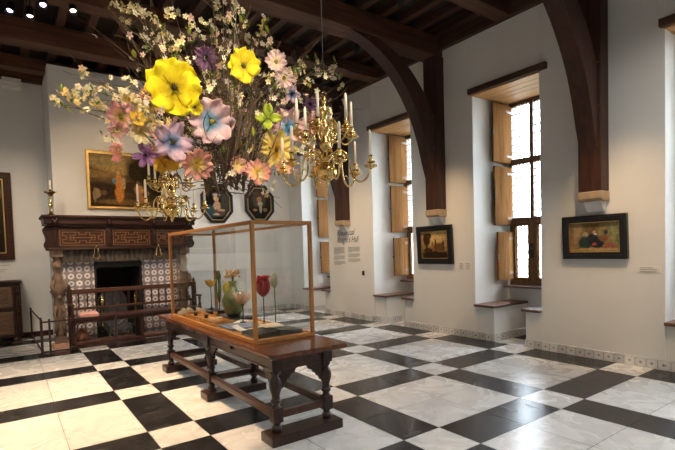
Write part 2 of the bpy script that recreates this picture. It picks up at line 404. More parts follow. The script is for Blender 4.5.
tag(lw.build('wall_left', M['plaster']), 'white plastered wall on the side opposite the windows', 'wall', kind='structure')
fw = MB(); fw.box(LX-.3, T, FY-.3, FY, 0, 5.8)
tag(fw.build('wall_front', M['plaster']), 'white plastered wall at the near end of the hall', 'wall', kind='structure')

# ---- skirting of small painted tiles
sk = MB(); H = .125; sk.box(3.02, WX-.016, BY-.014, BY+.01, 0, H)
for k in range(0, len(edges), 2):
    sk.box(WX-.014, WX+.01, max(edges[k+1], FY), min(edges[k], BY), 0, H)
for a, b in NICHES:
    sk.box(WX, 7.44, b-.374, b-.35, 0, H); sk.box(WX, 7.44, a+.26, a+.284, 0, H)
    sk.box(7.436, 7.46, a+.28, b-.37, 0, H)
    sk.box(WX-.004, WX+.02, b-.37, b, 0, H); sk.box(WX-.004, WX+.02, a, a+.28, 0, H)
tag(sk.build('baseboard_right', M['skirt']), 'skirting of small white tiles with painted spots below the windows', 'baseboard', kind='structure')
bb = MB(); bb.box(LX, .73, BY-.02, BY+.01, 0, .11)
tag(bb.build('baseboard_back', M['mahog']), 'dark wooden skirting along the end wall', 'baseboard', kind='structure')

# ---- windows
def window(n, a, b, full=True):
    fr = MB(); x0, x1 = 7.46, 7.56; z0, z1 = .93, LZ
    ym = (a+b)/2; tz = (2.03, 3.07)
    fr.box(x0, x1, b-.06, b, z0, z1); fr.box(x0, x1, a, a+.06, z0, z1)
    fr.box(x0, x1, a, b, z1-.07, z1); fr.box(x0-.02, x1, a, b, z0-.08, z0+.02)
    for z in tz: fr.box(x0-.02, x1, a, b, z-.05, z+.05)
    o = fr.build('window_%d' % n, M['frame_wood'], bevel=.005)
    tag(o, 'tall leaded window with oak frame in niche %d of the right wall' % n, 'window', kind='structure')
    mu = MB(); mu.box(x0-.01, x1, ym-.035, ym+.035, z0, z1); mu.build('mullion', M['frame_wood'], o, bevel=.004)
    si = MB(); si.box(7.22, 7.47, a+.01, b-.01, .84, .875); si.build('window_sill', M['seat'], o, bevel=.006)
    for (zl, zh) in ((z0+.02, tz[0]-.05), (tz[0]+.05, tz[1]-.05), (tz[1]+.05, z1-.07)):
        for (yl, yh) in ((a+.06, ym-.035), (ym+.035, b-.06)):
            if zl < 1.2:
                c = MB(); c.ring([(yl, zl), (yh, zl), (yh, zh), (yl, zh)], [(yl+.055, zl+.06), (yh-.055, zl+.06), (yh-.055, zh-.055), (yl+.055, zh-.055)], x0-.008, x0+.045, 'yz')
                c = c.build('casement_frame', M['shutter'], o, bevel=.004)
            p = MB(); p.box(x0+.03, x0+.036, yl, yh, zl, zh)
            p = p.build('pane', M['winglass'], o)
            l = MB(); nx = 5; nz = max(4, round((zh-zl)/.125))
            for i in range(1, nx): y = yl + (yh-yl)*i/nx; l.box(x0+.022, x0+.044, y-.006, y+.006, zl, zh)
            for i in range(1, nz): z = zl + (zh-zl)*i/nz; l.box(x0+.022, x0+.044, yl, yh, z-.006, z+.006)
            l.build('leading', M['lead'], p)
    hd = MB(); hd.box(x0-.035, x0-.01, ym-.02, ym+.02, 1.36, 1.62); hd.tube([(x0-.03, ym, 1.47), (x0-.07, ym, 1.47), (x0-.08, ym+.04, 1.42)], .011)
    hd.build('window_catch', M['iron'], o)
    if full:
        sy = b - .04
        for (zl, zh, xf, dy) in ((3.05, 4.07, 6.93, .0), (1.95, 2.98, 6.96, .0), (.98, 1.83, 7.0, -.02)):
            s = MB(); s.box(xf, x0-.005, sy-.018+dy, sy+.018+dy, zl, zh)
            for k in range(1, 3):
                xx = xf + (x0-xf)*k/3; s.box(xx-.003, xx+.003, sy-.0195+dy, sy-.017+dy, zl+.01, zh-.01)
            s = s.build('shutter', M['shutter'], o, bevel=.003)
            h = MB(); h.box(xf-.03, xf+.02, sy-.03+dy, sy-.02+dy, (zl+zh)/2-.01, (zl+zh)/2+.01); h.cb(xf-.03, sy-.02+dy, (zl+zh)/2, .02, .03, .03)
            h.build('shutter_latch', M['iron'], s)
            g = MB()
            for z in (zl+.12, zh-.12): g.box(x0-.16, x0, sy-.024+dy, sy-.017+dy, z-.018, z+.018)
            g.build('hinge_strap', M['frame_wood'], s)
    return o
for n, (a, b) in enumerate(NICHES): window(n+1, a+.27, b-.045, n < 4)

nth = ['by the introduction text', 'beyond the small castle picture', 'between the two framed pictures', 'beyond the group portrait at the photo edge']
for n, (a, b) in enumerate(NICHES):
    # boarded niche head + lintel beam
    t = MB(); t.box(6.49, 7.6, a-.015, b+.015, LZ, LZ+.05)
    for k in range(1, 6): t.box(6.49+k*.19, 6.495+k*.19, a, b, LZ-.003, LZ+.01)
    tag(t.build('trim_%d' % (2*n+1), M['soffit']), 'pale boarded head of the window niche', 'trim', kind='structure')
    t = MB(); t.box(6.43, 6.62, a-.13, b+.05, LZ+.02, LZ+.115)
    tag(t.build('trim_%d' % (2*n+2), M['lintel'], bevel=.008), 'dark oak lintel over the window niche', 'trim', kind='structure')
    if n < 4:
        for far in (1, 0):
            s = MB()
            if far: s.box(6.44, 7.45, b-.40, b-.002, .562, .602)
            else: s.box(6.44, 7.45, a+.002, a+.31, .562, .602)
            o = s.build('window_seat_board', M['seat'], bevel=.008)
            w_ = ['by the introduction text', 'just past the castle picture on its far side', 'between castle picture and group portrait', 'at the photo edge past the group portrait'][n]
            tag(o, 'brown seat board on the %s side of the window niche %s' % ('far' if far else 'near', w_), 'seat', 'window seat boards')

# ---- ceiling: boards, cross beams, joists and wall plates
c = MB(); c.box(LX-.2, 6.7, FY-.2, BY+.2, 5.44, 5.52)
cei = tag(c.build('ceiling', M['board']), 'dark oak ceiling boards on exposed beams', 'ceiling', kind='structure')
for y0, y1 in ((8.67, 8.99), (5.62, 5.98), (2.78, 3.14), (-.1, .25), (-2.9, -2.55)):
    m_ = MB(); m_.box(LX, 6.5, y0, y1, 4.98, 5.32); m_.build('main_beam', M['beamx'], cei, bevel=.015)
for y0, y1 in ((10.28, 10.54), (7.26, 7.54), (4.2, 4.46), (1.3, 1.56), (-1.5, -1.24)):
    m_ = MB(); m_.box(LX, 6.5, y0, y1, 5.10, 5.32); m_.build('cross_beam', M['beamx'], cei, bevel=.012)
k = 0; x = LX + .2
while x < 6.4:
    j = MB(); j.box(x, x+.12, FY, BY, 5.315, 5.44); j.build('joist', M['beam'], cei, bevel=.006); x += .42
for y in (-4, -2, 0, 2.0, 3.6, 5.0, 6.6, 8.1, 9.7, 10.9): pass
for (x0, x1) in ((6.40, 6.56), (LX-.06, LX+.1)):
    p = MB(); p.box(x0, x1, FY, BY, 5.10, 5.35); p.build('wall_plate', M['beam'], cei, bevel=.01)
p = MB(); p.box(LX, WX, BY-.12, BY+.05, 5.14, 5.35); p.build('wall_plate', M['beamx'], cei, bevel=.01)

# ---- oak posts with curved braces
LOW = [(6.29, 2.72), (6.17, 3.06), (6.04, 3.49), (5.86, 3.9), (5.58, 4.31), (5.25, 4.63), (4.83, 4.86), (4.42, 4.977)]
UPP = [(4.98, 4.977), (5.3, 4.86), (5.64, 4.66), (5.9, 4.42), (6.08, 4.2), (6.2, 4.0), (6.29, 3.78)]
def smooth(p, n=4):
    out = []
    for i in range(len(p)-1):
        p0, p1, p2, p3 = p[max(i-1, 0)], p[i], p[i+1], p[min(i+2, len(p)-1)]
        for k in range(n):
            t = k/n
            out.append(tuple(.5*((2*p1[d]) + (-p0[d]+p2[d])*t + (2*p0[d]-5*p1[d]+4*p2[d]-p3[d])*t*t + (-p0[d]+3*p1[d]-3*p2[d]+p3[d])*t**3) for d in range(len(p1))))
    return out + [p[-1]]
def post(y0, y1, label):
    t = empty('timber_post', (6.497, (y0+y1)/2, 2.0), 0, label, 'wall post', 'oak wall posts with curved braces')
    h = (y1-y0)/2
    b = MB(); b.box(-.225, 0, -h, h, .27, 2.977); b.build('post', M['beamz'], t, bevel=.012)
    b = MB(); b.prism([(x-6.5, z-2) for x, z in smooth(LOW)+smooth(UPP)], -h+.03, h-.03, 'xz'); b.build('brace', M['beamz'], t, bevel=.01)
    pg = MB()
    for x, z in ((6.24, 3.35), (6.25, 3.9), (5.1, 4.88), (4.8, 4.93)): pg.lathe([(.014, 0), (.014, .02), (.004, .026)], 8, (0, 0, 0), Matrix.Translation((x-6.5, -h+.032, z-2)) @ Matrix.Rotation(PI/2, 4, 'X'))
    pg.build('peg', M['shutter'], t)
    b = MB(); b.prism([(-.24, .27), (0, .27), (0, .14), (-.19, .14), (-.235, .17)], -h-.008, h+.008, 'xz'); b.build('stone_corbel', M['stone'], t, bevel=.012)
    b = MB(); b.prism([(-.17, .14), (0, .14), (0, .008), (-.06, .008)], -h*.75, h*.75, 'xz'); b.build('plaster_bracket', M['plaster'], t, bevel=.006)
post(8.46, 8.75, 'dark oak wall post ending above the introduction text')
post(5.60, 5.89, 'dark oak wall post and curved brace above the small castle picture')
post(2.835, 3.13, 'dark oak wall post and curved brace above the group portrait')

# ================================================================= FIREPLACE
ch = MB()
ch.box(.77, 3.02, 10.0, BY+.05, 2.2, 5.16)          # hood
ch.box(.74, .9, 9.66, BY+.05, 0, 2.3); ch.box(.86, 1.33, 9.66, 10.6, 0, 2.3); ch.box(2.16, 3.0, 9.66, 10.6, 0, 2.3)
ch.box(2.84, 3.0, 9.66, BY+.05, 0, 2.3); ch.box(1.33, 2.16, 9.66, 10.6, 1.5, 2.3)
tag(ch.build('wall_chimney', M['plaster']), 'white plastered chimney breast above the fireplace', 'wall', kind='structure')
fp = empty('fireplace', (1.86, 9.3, 0), 0, 'large fireplace with carved dark oak mantel and ring patterned tiles', 'fireplace')
def L_(mb): # shift world coordinates into the fireplace's own
    for v in mb.v: v -= Vector((1.86, 9.3, 0))
    return mb
b = MB()   # mantel shelf with stepped mouldings
for x0, x1, y0, z0, z1 in ((.52, 3.2, 9.28, 2.30, 2.345), (.545, 3.175, 9.305, 2.27, 2.30), (.56, 3.16, 9.32, 2.19, 2.272), (.60, 3.12, 9.36, 2.15, 2.192)):
    b.box(x0, x1, y0, 10.02, z0, z1)
L_(b).build('mantel_shelf', M['mahog'], fp, bevel=.01)
b = MB(); b.box(.64, 3.08, 9.44, 10.0, 1.76, 2.16); L_(b).build('frieze', M['panel'], fp)
b = MB()
for x0, x1, y0, z0, z1 in ((.60, 3.12, 9.40, 1.735, 1.775), (.62, 3.10, 9.42, 1.775, 1.795), (.62, 3.10, 9.42, 2.12, 2.155)):
    b.box(x0, x1, y0, 9.98, z0, z1)
L_(b).build('moulding', M['mahog'], fp, bevel=.008)
for x in (.715, 1.575, 2.365, 3.005):
    b = MB(); b.box(x-.05, x+.05, 9.395, 9.46, 1.79, 2.14); b.box(x-.03, x+.03, 9.375, 9.4, 1.83, 2.10)
    b.lathe([(.012, -.13), (.03, -.08), (.018, -.02), (.034, .05), (.02, .12)], 10, (x, 9.375, 1.96))
    b = L_(b).build('frieze_pilaster', M['mahog'], fp, bevel=.006)
    k = MB(); k.ball((x, 9.30, 2.225), .05, 8); k.ball((x-.03, 9.27, 2.255), .022, 6); k.ball((x+.03, 9.27, 2.255), .022, 6); k.ball((x, 9.255, 2.21), .026, 6)
    L_(k).build('lion_mask', M['mahog'], fp)
for sx, x in ((-1, .60), (1, 3.12)):   # end consoles
    b = MB(); pr = smooth([(0, 2.18), (-.06, 2.1), (-.035, 2.0), (-.02, 1.92), (-.05, 1.84), (-.03, 1.77), (.02, 1.745)])
    b.prism([(x - sx*p[0], p[1]) for p in pr] + [(x - sx*.1, 1.745), (x - sx*.1, 2.18)], 9.42, 9.62, 'xz')
    L_(b).build('end_console', M['mahog'], fp, bevel=.006)
def fret(x0, x1, z0, z1):
    b = MB(); y0, y1 = 9.418, 9.442; s = .012
    def hb(xa, xb, z): b.box(x0+(x1-x0)*xa-s/2, x0+(x1-x0)*xb+s/2, y0, y1, z0+(z1-z0)*z-s/2, z0+(z1-z0)*z+s/2)
    def vb(xx, za, zb): b.box(x0+(x1-x0)*xx-s/2, x0+(x1-x0)*xx+s/2, y0, y1, z0+(z1-z0)*za-s/2, z0+(z1-z0)*zb+s/2)
    for a in (0, 1): hb(0, 1, a); vb(a, 0, 1)
    for m in (0, 1):
        f = (lambda t: t) if m == 0 else (lambda t: 1-t)
        def H(xa, xb, z): hb(min(f(xa), f(xb)), max(f(xa), f(xb)), z)
        def V(xx, za, zb): vb(f(xx), za, zb)
        H(.06, .34, .86); H(.06, .34, .14); V(.06, .62, .86); V(.06, .14, .38); H(.06, .14, .62); H(.06, .14, .38); V(.14, .38, .62)
        V(.34, .66, .86); V(.34, .14, .34); H(.22, .34, .66); H(.22, .34, .34); V(.22, .34, .66)
        H(.34, .42, .86); V(.42, .7, .86); H(.42, .5, .7); H(.34, .42, .14); V(.42, .14, .3); H(.42, .5, .3); H(.22, .5, .5); V(.3, .42, .58)
    return L_(b).build('fret_panel', M['fret'], fp)
for x0, x1 in ((.79, 1.50), (1.65, 2.29), (2.44, 2.94)): fret(x0, x1, 1.82, 2.09)
# pleated valance
b = MB(); vs = []; n = 150
for i in range(n+1):
    x = .8 + (2.95-.8)*i/n; y = 9.50 + .016*math.sin(i*1.05) + .006*math.sin(i*2.3)
    vs.append((x, y))
b.prism([(x, y) for x, y in vs] + [(2.95, 9.60), (.8, 9.60)], 1.51, 1.745, 'xy'); L_(b).build('valance', M['valance'], fp)
# jamb figures carved in stone
for x in (.735, 2.985):
    b = MB(); b.box(x-.09, x+.09, 9.50, 9.70, 0, .2); b.box(x-.095, x+.095, 9.48, 9.70, 1.62, 1.74)
    b.lathe([(.085, .2), (.06, .26), (.075, .45), (.06, .6), (.085, .78), (.07, .86), (.1, .95), (.105, 1.05), (.07, 1.16), (.09, 1.24), (.055, 1.32), (.075, 1.42), (.08, 1.50), (.05, 1.57), (.09, 1.63)], 12, (x, 9.60, 0), None, 1, 1.1)
    for s in (-1, 1):
        b.ball((x+s*.085, 9.55, 1.0), .045, 8); b.tube([(x+s*.08, 9.53, 1.2), (x+s*.1, 9.5, 1.08), (x+s*.03, 9.47, .98)], [.035, .03, .025])
        b.tube([(x+s*.05, 9.5, .75), (x+s*.085, 9.5, .6), (x+s*.05, 9.5, .42), (x+s*.08, 9.5, .26)], [.03, .02, .028, .02])
    b.ball((x, 9.49, 1.45), .04, 8); b.ball((x, 9.47, .9), .035, 8)
    L_(b).build('jamb_figure', M['carved'], fp)
for x0, x1 in ((.83, 1.335), (2.155, 2.90)):
    b = MB(); b.box(x0, x1, 9.62, 9.67, .09, 1.52); L_(b).build('tile_panel', M['tiles'], fp)
b = MB()   # sooty firebox
b.box(1.30, 2.19, 10.55, 10.62, 0, 1.55); b.box(1.325, 1.345, 9.67, 10.6, 0, 1.52); b.box(2.145, 2.165, 9.67, 10.6, 0, 1.52); b.box(1.3, 2.19, 9.67, 10.6, 1.49, 1.53)
b.box(1.3, 2.19, 9.67, 10.6, .0, .06)
L_(b).build('firebox', M['soot'], fp)
b = MB(); b.box(1.33, 2.16, 9.60, 9.64, 1.40, 1.52); b.box(1.325, 1.36, 9.60, 9.66, .08, 1.5); b.box(2.13, 2.165, 9.60, 9.66, .08, 1.5); L_(b).build('iron_surround', M['iron'], fp)
b = MB(); b.box(.60, 3.12, 9.40, 9.66, 0, .075); L_(b).build('hearth', M['terra'], fp, bevel=.008)
for x in (1.345, 2.437):   # brass pulls hanging below the frieze
    b = MB(); b.tube(smooth([(x-.055, 9.38, 1.60), (x-.03, 9.38, 1.68), (x-.03, 9.38, 1.73), (x, 9.38, 1.79), (x+.03, 9.38, 1.73), (x+.03, 9.38, 1.68), (x+.055, 9.38, 1.60), (x, 9.375, 1.575), (x-.055, 9.38, 1.60)]), .009, 6)
    b.ball((x, 9.385, 1.81), .02, 6); b.tube([(x, 9.40, 1.79), (x, 9.38, 1.81)], .008)
    L_(b).build('brass_pull', M['brass'], fp)

fb = MB()   # arched iron fireback with relief
ar = [(-.27, 0), (.27, 0), (.27, .62)] + [(.27*math.cos(t), .62+.24*math.sin(t)) for t in [PI*i/12 for i in range(1, 12)]] + [(-.27, .62)]
fb.prism(ar, -.02, .02, 'xz')
inn = [(a*.88, .04+b_*.9) for a, b_ in ar]; fb.ring(ar, inn, -.035, -.015)
for s in (-1, 1):
    fb.tube(smooth([(s*.03, -.03, .1), (s*.18, -.03, .2), (s*.2, -.03, .4), (s*.08, -.03, .46), (s*.09, -.03, .36)]), .018, 6)
    fb.tube(smooth([(s*.02, -.03, .55), (s*.13, -.03, .68), (s*.2, -.03, .58), (s*.13, -.03, .54)]), .016, 6)
fb.ball((0, -.03, .34), .08, 8, 1, .5); fb.ball((0, -.03, .7), .05, 8, 1, .5)
o = fb.build('fireback', M['castiron'], loc=(1.75, 10.45, .0615)); tag(o, 'arched cast iron fireback with raised scrolls in the hearth', 'fireback')
def andiron(x, lab):
    t = empty('andiron', (x, 9.80, .079), 0, lab, 'andiron', 'andirons in the fireplace')
    b = MB(); b.tube([(-.06, 0, 0), (-.04, 0, .1), (0, 0, .14), (.04, 0, .1), (.06, 0, 0)], .016); b.box(-.014, .014, 0, .35, .1, .13); b.box(-.014, .014, .32, .35, -.016, .12); b.build('base', M['iron'], t)
    b = MB(); b.lathe([(.014, .14), (.03, .2), (.016, .26), (.018, .42), (.036, .47), (.016, .53), (.05, .6), (.056, .65), (.04, .71), (.012, .75), (.018, .78), (.004, .81)], 12); b.build('brass_column', M['brass'], t)
andiron(1.45, 'brass andiron standing at the near end of the hearth opening')
andiron(2.06, 'brass andiron half hidden behind the bench spindles, right of the fireback')
gr = MB()
for i in range(7): gr.tube([(-.195+.065*i, 0, 0), (-.195+.065*i, -.02, .15), (-.195+.065*i, .0, .2)], .011, 6)
gr.box(-.2, .2, -.03, -.01, .05, .07); gr.box(-.2, .2, -.03, -.01, .14, .16)
for s in (-1, 1):
    gr.tube(smooth([(s*.02, -.04, .03), (s*.11, -.04, .14), (s*.18, -.04, .08), (s*.12, -.04, .04)]), .013, 6)
    gr.box(s*.19-.012, s*.19+.012, -.03, .2, 0, .2)
tag(gr.build('fire_grate', M['castiron'], loc=(1.76, 9.76, .0615)), 'low wrought iron fire grate with scrolls below the bench seat', 'grate')
kt = empty('copper_kettle', (1.06, 9.49, .0765), 0, 'copper kettle on the hearth behind the end of the bench', 'kettle')
b = MB(); b.lathe([(.07, 0), (.1, .03), (.105, .1), (.085, .16), (.05, .19), (.045, .21)], 16); b.build('body', M['copper'], kt)
b = MB(); b.lathe([(.05, .21), (.04, .23), (.012, .24), (.016, .26), (.004, .275)], 12); b.build('lid', M['copper'], kt)
b = MB(); b.tube([(.08, 0, .1), (.14, 0, .14), (.16, 0, .2)], [.022, .016, .012]); b.build('spout', M['copper'], kt)
b = MB(); b.tube(smooth([(-.07, 0, .18), (-.06, 0, .28), (0, 0, .32), (.06, 0, .28), (.07, 0, .18)]), .008); b.build('handle', M['iron'], kt)

# ---- candlesticks on the mantel
def candlestick(x, lab):
    t = empty('candlestick', (x, 9.62, 2.345), 0, lab, 'candlestick', 'brass candlesticks on the mantel')
    b = MB(); b.lathe([(.085, 0), (.085, .015), (.05, .04), (.025, .06), (.015, .1), (.014, .16), (.04, .19), (.04, .205), (.016, .23), (.014, .33), (.025, .36), (.05, .39), (.1, .42), (.105, .435), (.03, .425), (.028, .47), (.02, .475)], 18); b.build('stick', M['brass'], t)
    b = MB(); b.lathe([(.02, .46), (.019, .62), (.006, .635)], 10); b.build('candle', M['candle'], t)
candlestick(.695, 'brass candlestick on the mantel end nearest the tall dark picture')
candlestick(3.10, 'brass candlestick on the mantel end beside the woman portrait')
# ================================================================= PICTURES
def rect(w, h): return [(-w/2, -h/2), (w/2, -h/2), (w/2, h/2), (-w/2, h/2)]
def octo(w, h, k=.29):
    a, b = w/2, h/2; c = w*k; d = h*k
    return [(-a+c, -b), (a-c, -b), (a, -b+d), (a, b-d), (a-c, b), (-a+c, b), (-a, b-d), (-a, -b+d)]
def picture(name, loc, rz, w, h, mat, label, fw=.09, gold=.012, depth=.05, shape=rect, fmat='black_frame', lean=.0, cat='painting', group=None):
    t = empty(name, loc, rz, label, cat, group)
    t.rotation_euler = (lean, 0, rz)
    f = MB(); f.ring(shape(w, h), shape(w-2*fw, h-2*fw), -depth, 0)
    f.ring(shape(w-fw*.5, h-fw*.5), shape(w-fw*1.3, h-fw*1.3), -depth-.012, -depth+.005)
    f.build('frame', M[fmat], t, bevel=.006)
    g = MB(); g.ring(shape(w-2*fw+.004, h-2*fw+.004), shape(w-2*fw-2*gold, h-2*fw-2*gold), -depth*.75, -.005); g.build('gilt_edge', M['gold'], t)
    c = MB(); c.prism(shape(w-2*fw, h-2*fw), -.022, -.004); c.build('canvas', mat, t)
    return t
pA = painting('landscape_paint', (.20, .13, .05), (.04, .023, .010), [
    (-.35, .36, .4, .14, (0.272, 0.2, 0.088)), (-.05, .22, .5, .1, (0.336, 0.216, 0.072)), (-.5, .12, .35, .08, (0.216, 0.136, 0.048)),
    (.3, .2, .34, .3, (.03, .022, .010)), (.58, .1, .3, .48, (.02, .015, .008)), (-.5, -.2, .42, .17, (.04, .024, .012)), (.1, -.12, .25, .12, (.05, .03, .012)),
    (-.05, -.42, .5, .06, (.17, .095, .03)), (-.56, -.26, .07, .1, (.28, .19, .10)), (-.6, -.3, .035, .14, (.22, .15, .08)), (-.44, -.24, .06, .05, (.11, .06, .03)),
    (-.16, -.02, .07, .16, (.50, .20, .05)), (-.15, -.24, .085, .19, (.52, .19, .035)), (-.16, .17, .035, .05, (.44, .25, .12)), (-.24, -.0, .04, .06, (.12, .17, .2)), (-.07, -.05, .04, .12, (.36, .24, .12)),
    (.21, -.16, .09, .1, (.46, .21, .06)), (.2, -.02, .04, .045, (.15, .07, .03)), (.24, -.33, .07, .09, (.34, .14, .05)), (.36, -.22, .05, .05, (.2, .1, .04))], (-.5, .5), wob=.018)
picture('painting', (2.05, 9.985, 3.09), 0, 1.46, 1.13, pA, 'large oil painting with two figures above the fireplace mantel', .035, .02, .05, rect, 'gold')
pB = painting('castle_paint', (.50, .34, .13), (.16, .085, .03), [
    (-.1, .1, .3, .12, (.60, .40, .16)), (0, -.19, .4, .08, (.03, .018, .010)), (-.2, .1, .1, .13, (.05, .026, .012)), (-.2, -.06, .02, .16, (.04, .02, .01)), (-.13, .17, .06, .05, (.08, .045, .02)),
    (.1, -.05, .14, .09, (.14, .066, .022)), (.02, .0, .025, .12, (.11, .05, .018)), (.2, -.02, .03, .1, (.10, .045, .018)), (-.06, -.03, .035, .09, (.30, .13, .03)), (-.17, -.1, .12, .05, (.05, .025, .012))], (-.25, .25), wob=.02, wscale=12)
picture('painting', (6.485, 5.865, 1.64), -PI/2, .85, .71, pB, 'small castle landscape in a broad black frame under a wall post', .10, .012, .06, rect, lean=.05)
pC = painting('group_paint', (.22, .16, .07), (.26, .17, .07), [
    (-.22, .1, .06, .12, (.34, .24, .12)), (0, .1, .12, .1, (.16, .1, .045)), (.18, .08, .14, .12, (.26, .21, .09)), (.26, .12, .06, .1, (.26, .27, .12)),
    (-.12, -.08, .1, .09, (.028, .055, .04)), (-.02, -.03, .09, .08, (.03, .032, .035)), (.04, -.1, .09, .08, (.022, .024, .03)), (.0, .06, .022, .028, (.5, .33, .22)), (.015, .04, .03, .012, (.6, .55, .48)),
    (-.25, -.03, .03, .06, (.44, .2, .12)), (-.12, .04, .04, .03, (.42, .33, .22)), (.0, -.1, .03, .025, (.34, .08, .05)), (.12, -.02, .06, .05, (.22, .09, .04)), (.15, .06, .03, .03, (.05, .06, .05)), (.2, -.12, .09, .04, (.3, .1, .07)), (.28, -.05, .04, .08, (.2, .2, .08)), (0, -.17, .34, .025, (.36, .25, .11))], (-.2, .2), wob=.02, wscale=14)
picture('painting', (6.485, 3.015, 1.672), -PI/2, .84, .59, pC, 'black framed group portrait hanging next to the rightmost wall post', .09, .012, .06, rect, lean=.05)
pD = painting('woman_paint', (.018, .013, .011), (.010, .008, .008), [
    (.22, .05, .12, .3, (.06, .055, .045)), (-.12, -.2, .22, .16, (.03, .075, .095)), (.05, -.22, .18, .12, (.10, .07, .05)), (-.0, -.06, .1, .11, (.52, .33, .19)), (-.01, .05, .05, .1, (.50, .31, .18)), (-.02, .14, .075, .09, (.58, .36, .22)),
    (.0, .22, .11, .04, (.40, .36, .30)), (.04, .18, .05, .05, (.12, .08, .06)), (.1, -.17, .1, .03, (.52, .33, .2)), (-.02, -.28, .08, .03, (.5, .34, .22))], (-.4, .4), wob=.03)
picture('portrait', (4.39, 11.24, 2.86), 0, .84, 1.0, pD, 'octagonal portrait of a woman in a blue dress and pale hat', .075, .018, .05, octo, cat='portrait')
pE = painting('man_paint', (.05, .038, .028), (.012, .010, .009), [
    (.0, .1, .2, .25, (.09, .065, .045)), (0, -.22, .3, .16, (.02, .016, .013)), (.0, .12, .07, .1, (.42, .2, .1)), (-.01, .23, .09, .05, (.05, .03, .02)), (.02, -.0, .08, .06, (.44, .38, .27)), (.03, -.12, .045, .13, (.40, .34, .23)), (-.13, -.17, .07, .04, (.3, .2, .1)), (.16, -.16, .06, .05, (.25, .17, .09))], (-.4, .4), wob=.03)
picture('portrait', (5.57, 11.24, 2.89), 0, .85, .99, pE, 'octagonal portrait of a man with a white collar beside the woman portrait', .075, .018, .05, octo, cat='portrait')
pF = painting('tall_paint', (.05, .04, .022), (.018, .012, .009), [(.3, .45, .3, .16, (.16, .12, .05)), (.35, -.2, .12, .3, (.08, .035, .018)), (.3, -.3, .2, .1, (.14, .05, .02))], (-.8, .8))
picture('painting', (-.55, 11.24, 2.45), 0, 1.40, 1.72, pF, 'tall dark painting in a brown frame cut off by the photo edge', .13, .02, .07, rect, 'panel', cat='painting')

def card(name, loc, rz, w, h, label, lines=0, group=None):
    t = MB(); t.box(-w/2, w/2, -.008, 0, -h/2, h/2); o = t.build(name, M['card'], bevel=.002)
    o.location = loc; o.rotation_euler = (0, 0, rz); tag(o, label, 'label', group)
    if lines:
        l = MB(); rr = random.Random(w*100)
        for i in range(lines):
            z = h*.32 - i*h*.64/max(1, lines-1); l.box(-w*.38, -w*.38+w*.76*rr.uniform(.6, 1), -.0095, -.0078, z-.003, z+.003)
        l.build('caption_lines', M['ink'], o)
card('wall_label', (6.5, 2.375, 1.238), -PI/2, .25, .075, 'narrow white label on the wall below and right of the group portrait', 3)
card('wall_label', (6.5, 5.27, 1.255), -PI/2, .125, .13, 'square white label beside the castle picture, the one nearer the picture', 4)
card('wall_label', (6.5, 5.125, 1.255), -PI/2, .125, .13, 'square white label beside the castle picture, the one nearer the window', 4)
card('wall_label', (-.15, 11.25, 1.42), 0, .52, .19, 'white label under the tall dark painting by the cabinet', 4)

# ---- introduction text on the wall
tx = empty('wall_text', (6.5, 8.62, 1.6), -PI/2, 'grey introduction text lettered on the wall under the far post', 'wall text')
def letters(s, size, x, z, shear=.25, sx=.8):
    cu = bpy.data.curves.new('t', 'FONT'); cu.body = s; cu.size = size; cu.shear = shear; cu.extrude = .0015; cu.align_x = 'LEFT'
    tmp = bpy.data.objects.new('t', cu); COL.objects.link(tmp)
    bpy.context.view_layer.update()
    me = bpy.data.meshes.new_from_object(tmp.evaluated_get(bpy.context.evaluated_depsgraph_get()))
    bpy.data.objects.remove(tmp); bpy.data.curves.remove(cu)
    me.transform(Matrix.Translation((x, -.002, z)) @ Matrix.Rotation(PI/2, 4, 'X') @ Matrix.Diagonal((sx, 1, 1, 1)))
    me.materials.clear(); me.materials.append(M['ink'])
    o = bpy.data.objects.new('title_line', me); COL.objects.link(o); o.parent = tx; return o
letters('Ridderzaal', .20, -.38, .335)
letters("Knight's Hall", .20, -.38, .165)
rr = random.Random(4)
for x0, rows in ((-.52, (8, 5, 4)), (.05, (6, 4, 4))):
    z = .05
    for r in rows:
        l = MB()
        for i in range(r):
            wd = .44*(1 if i < r-1 else rr.uniform(.3, .8))*rr.uniform(.94, 1); x = x0
            while x < x0+wd:
                g = rr.uniform(.02, .06); l.box(x, min(x+g, x0+wd), -.0015, .001, z-.0045, z+.0045); x += g+.009
            z -= .0215
        z -= .028
        l.build('text_paragraph', M['ink'], tx)
sn = MB(); sn.box(-.03, .03, -.03, 0, -.05, .05); sn.cb(0, -.035, .01, .035, .012, .05)
o = sn.build('wall_sensor', M['iron'], bevel=.005); o.location = (6.5, 8.02, 1.06); o.rotation_euler = (0, 0, -PI/2); tag(o, 'small dark sensor on the wall below the introduction text', 'sensor')
b = MB(); b.box(.10, .41, 11.08, 11.26, 4.97, 5.15); b.box(.09, .42, 11.06, 11.26, 5.05, 5.065)
tag(b.build('wall_box', M['card'], bevel=.006), 'white box unit high on the end wall just under the ceiling', 'box')

